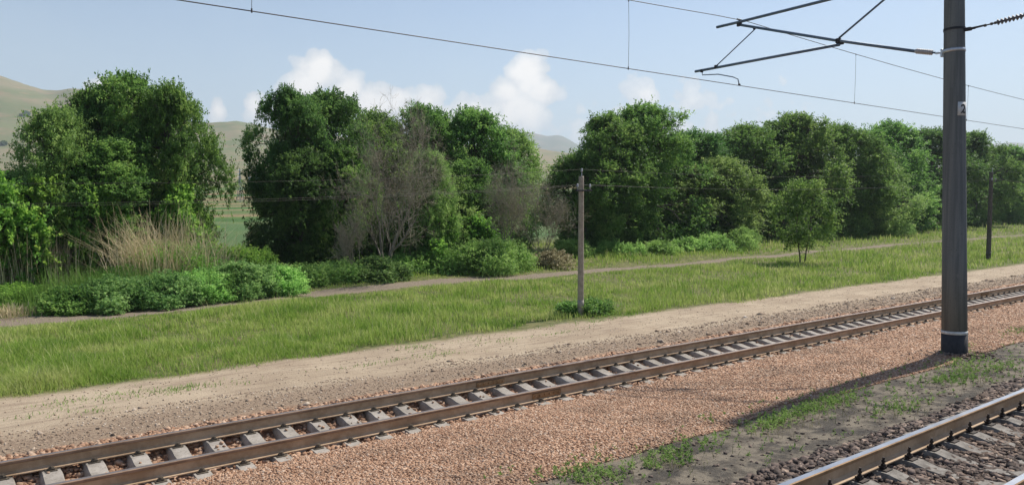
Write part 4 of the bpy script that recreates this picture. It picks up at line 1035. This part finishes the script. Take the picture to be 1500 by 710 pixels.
reed_clump(50, 434, 60, 560, 1.5, 3.2, 'upright dry reeds near the left border', reed_m, .5)
reed_clump(95, 432, 45, 260, 1.6, 3.2, 'thin dry reeds between the left border and the reed heap', reed_m, .4)
reed_clump(5, 434, 40, 330, 1.4, 2.9, 'dry reeds cut by the left border', reed_m, .6)
reed_clump(150, 446, 90, 1500, 1.0, 1.9, 'fresh green reeds below the dry ones', greenreed_m, .5, group=None)
reed_clump(45, 446, 70, 1500, .5, 1.0, 'fresh green reeds at the left border', greenreed_m, .6, group=None)
reed_clump(340, 400, 60, 900, .6, 1.5, 'fresh green reeds in the gap to the fields', greenreed_m, .5, group=None)
reed_clump(290, 440, 110, 700, .8, 1.7, 'tall green weeds poking out of the right part of the left hedge', greenreed_m, .8, group=None, dy=.5, wdt=.035)
reed_clump(170, 452, 100, 600, .6, 1.4, 'tall green weeds poking out of the left part of the left hedge', greenreed_m, .8, group=None, dy=.4, wdt=.035)
reed_clump(560, 402, 120, 800, .5, 1.2, 'mixed green weeds between the brambles at the foot of the tall dead tree', greenreed_m, .8, group=None, dy=.5, wdt=.035)
reed_clump(20, 462, 30, 300, .25, .55, 'pale bent grass tuft beside the footpath bend', reed_m, 1.1, group=None, name='grass_tuft')

# ------------------------------------------------------------------ far off: shrubs on the hill, lorry, lattice tower
def far_pt(px, py, Z):
    d = ray(px, py); k = Z; return np.array([d[0] * k, d[1] * k, EYE + d[2] * k])
bpy.context.view_layer.update()
hl = bpy.data.objects['hills']
def hit(px, py):
    d = Vector(ray(px, py)).normalized(); ok, loc, nr, ix = hl.ray_cast(Vector((0, 0, EYE)), d, distance=6000)
    return loc if ok else None
far_bush, _C = crown(301, 1.0, 1.0, 0, 500, elm_dark_m, lf=(.14, .12), lobes=10, shape='bush', per=8, droop=.1, sprig=.15)
for px, py, wp, lab in ((38, 170, 13, 'dark lone shrub high on the bare hillside'), (5, 213, 12, 'dark lone shrub lower on the hillside at the left border'), (352, 268, 9, 'small dark shrub on the plain in the gap')):
    L_ = hit(px, py)
    if L_ is None: continue
    s = wp / 2 * depth(L_) / FPX
    o = tag(link('hill_shrub', far_bush), lab, 'shrub', 'lone shrubs on the hillside'); o.location = L_ - Vector((0, 0, .1 * s)); o.scale = (s, s, s * 1.1)
L_ = hit(352, 296)
if L_ is not None:
    b = MB(); H = 50 * depth(L_) / FPX
    for sx_ in (-1, 1):
        for sy_ in (-1, 1): b.tube([(sx_ * H * .07, sy_ * H * .07, 0), (sx_ * H * .02, sy_ * H * .02, H * .7), (0, 0, H)], H * .006, 4)
    for k in range(9):
        z0 = H * k / 9.5; z1 = H * (k + 1) / 9.5; w0 = H * np.interp(k, [0, 6.6, 9.5], [.07, .02, 0]); w1 = H * np.interp(k + 1, [0, 6.6, 9.5], [.07, .02, 0])
        for sy_ in (-1, 1): b.tube([(-w0, sy_ * w0, z0), (w1, sy_ * w1, z1)], H * .004, 3); b.tube([(w0, sy_ * w0, z0), (-w1, sy_ * w1, z1)], H * .004, 3)
    for k, wd_ in ((.72, .10), (.82, .12), (.92, .09)): b.tube([(-H * wd_, 0, H * k), (0, 0, H * (k + .02)), (H * wd_, 0, H * k)], H * .006, 4)
    o = tag(b.build('lattice_tower', steel_m), 'faint grey lattice power tower in the gap to the fields', 'power tower'); o.location = L_; o.rotation_euler = (0, 0, .6)
L_ = hit(377, 266)
if L_ is not None:
    tr_ = empty('truck', L_, 'tiny white box truck on the plain seen through the gap', 'truck'); tr_.rotation_euler = (0, 0, PSI - math.pi / 2)
    tr_.scale = (1.3,) * 3
    wt = simple('white_truck_paint', (.7, .7, .7), (.8, .8, .8), 2, .4)
    b = MB(); b.box((0, 0, 2.2), (6, 2.4, 2.6), bev=.05); b.build('cargo_box', wt, tr_)
    b = MB(); b.box((-4.1, 0, 1.7), (1.9, 2.3, 2.0), bev=.15); b.build('cab', wt, tr_)
    b = MB(); b.box((-5.04, 0, 2.1), (.06, 1.9, .8)); b.build('windscreen', tar_m, tr_)
    for x in (-3.9, 1.6, 2.7):
        for y in (-1.1, 1.1):
            b = MB(); b.tube([(x, y - .15, .5), (x, y + .15, .5)], .5, 14); b.build('wheel', tar_m, tr_)

# ------------------------------------------------------------------ air
HAZE = 0.00018
if HAZE:
    m = bpy.data.materials.new('pale_haze'); m.use_nodes = True; nt = m.node_tree; nt.nodes.clear()
    o_ = nt.nodes.new('ShaderNodeOutputMaterial'); vv = nt.nodes.new('ShaderNodeVolumePrincipled')
    vv.inputs['Color'].default_value = (.80, .88, .97, 1); vv.inputs['Density'].default_value = HAZE; vv.inputs['Anisotropy'].default_value = .2
    nt.links.new(vv.outputs[0], o_.inputs['Volume'])
    b = MB(); b.box((300, 1200, 248), (13500, 13500, 506)); hz = b.build('haze', m); tag(hz, 'pale summer haze', kind='stuff')
    m.cycles.homogeneous_volume = True if hasattr(m.cycles, 'homogeneous_volume') else None
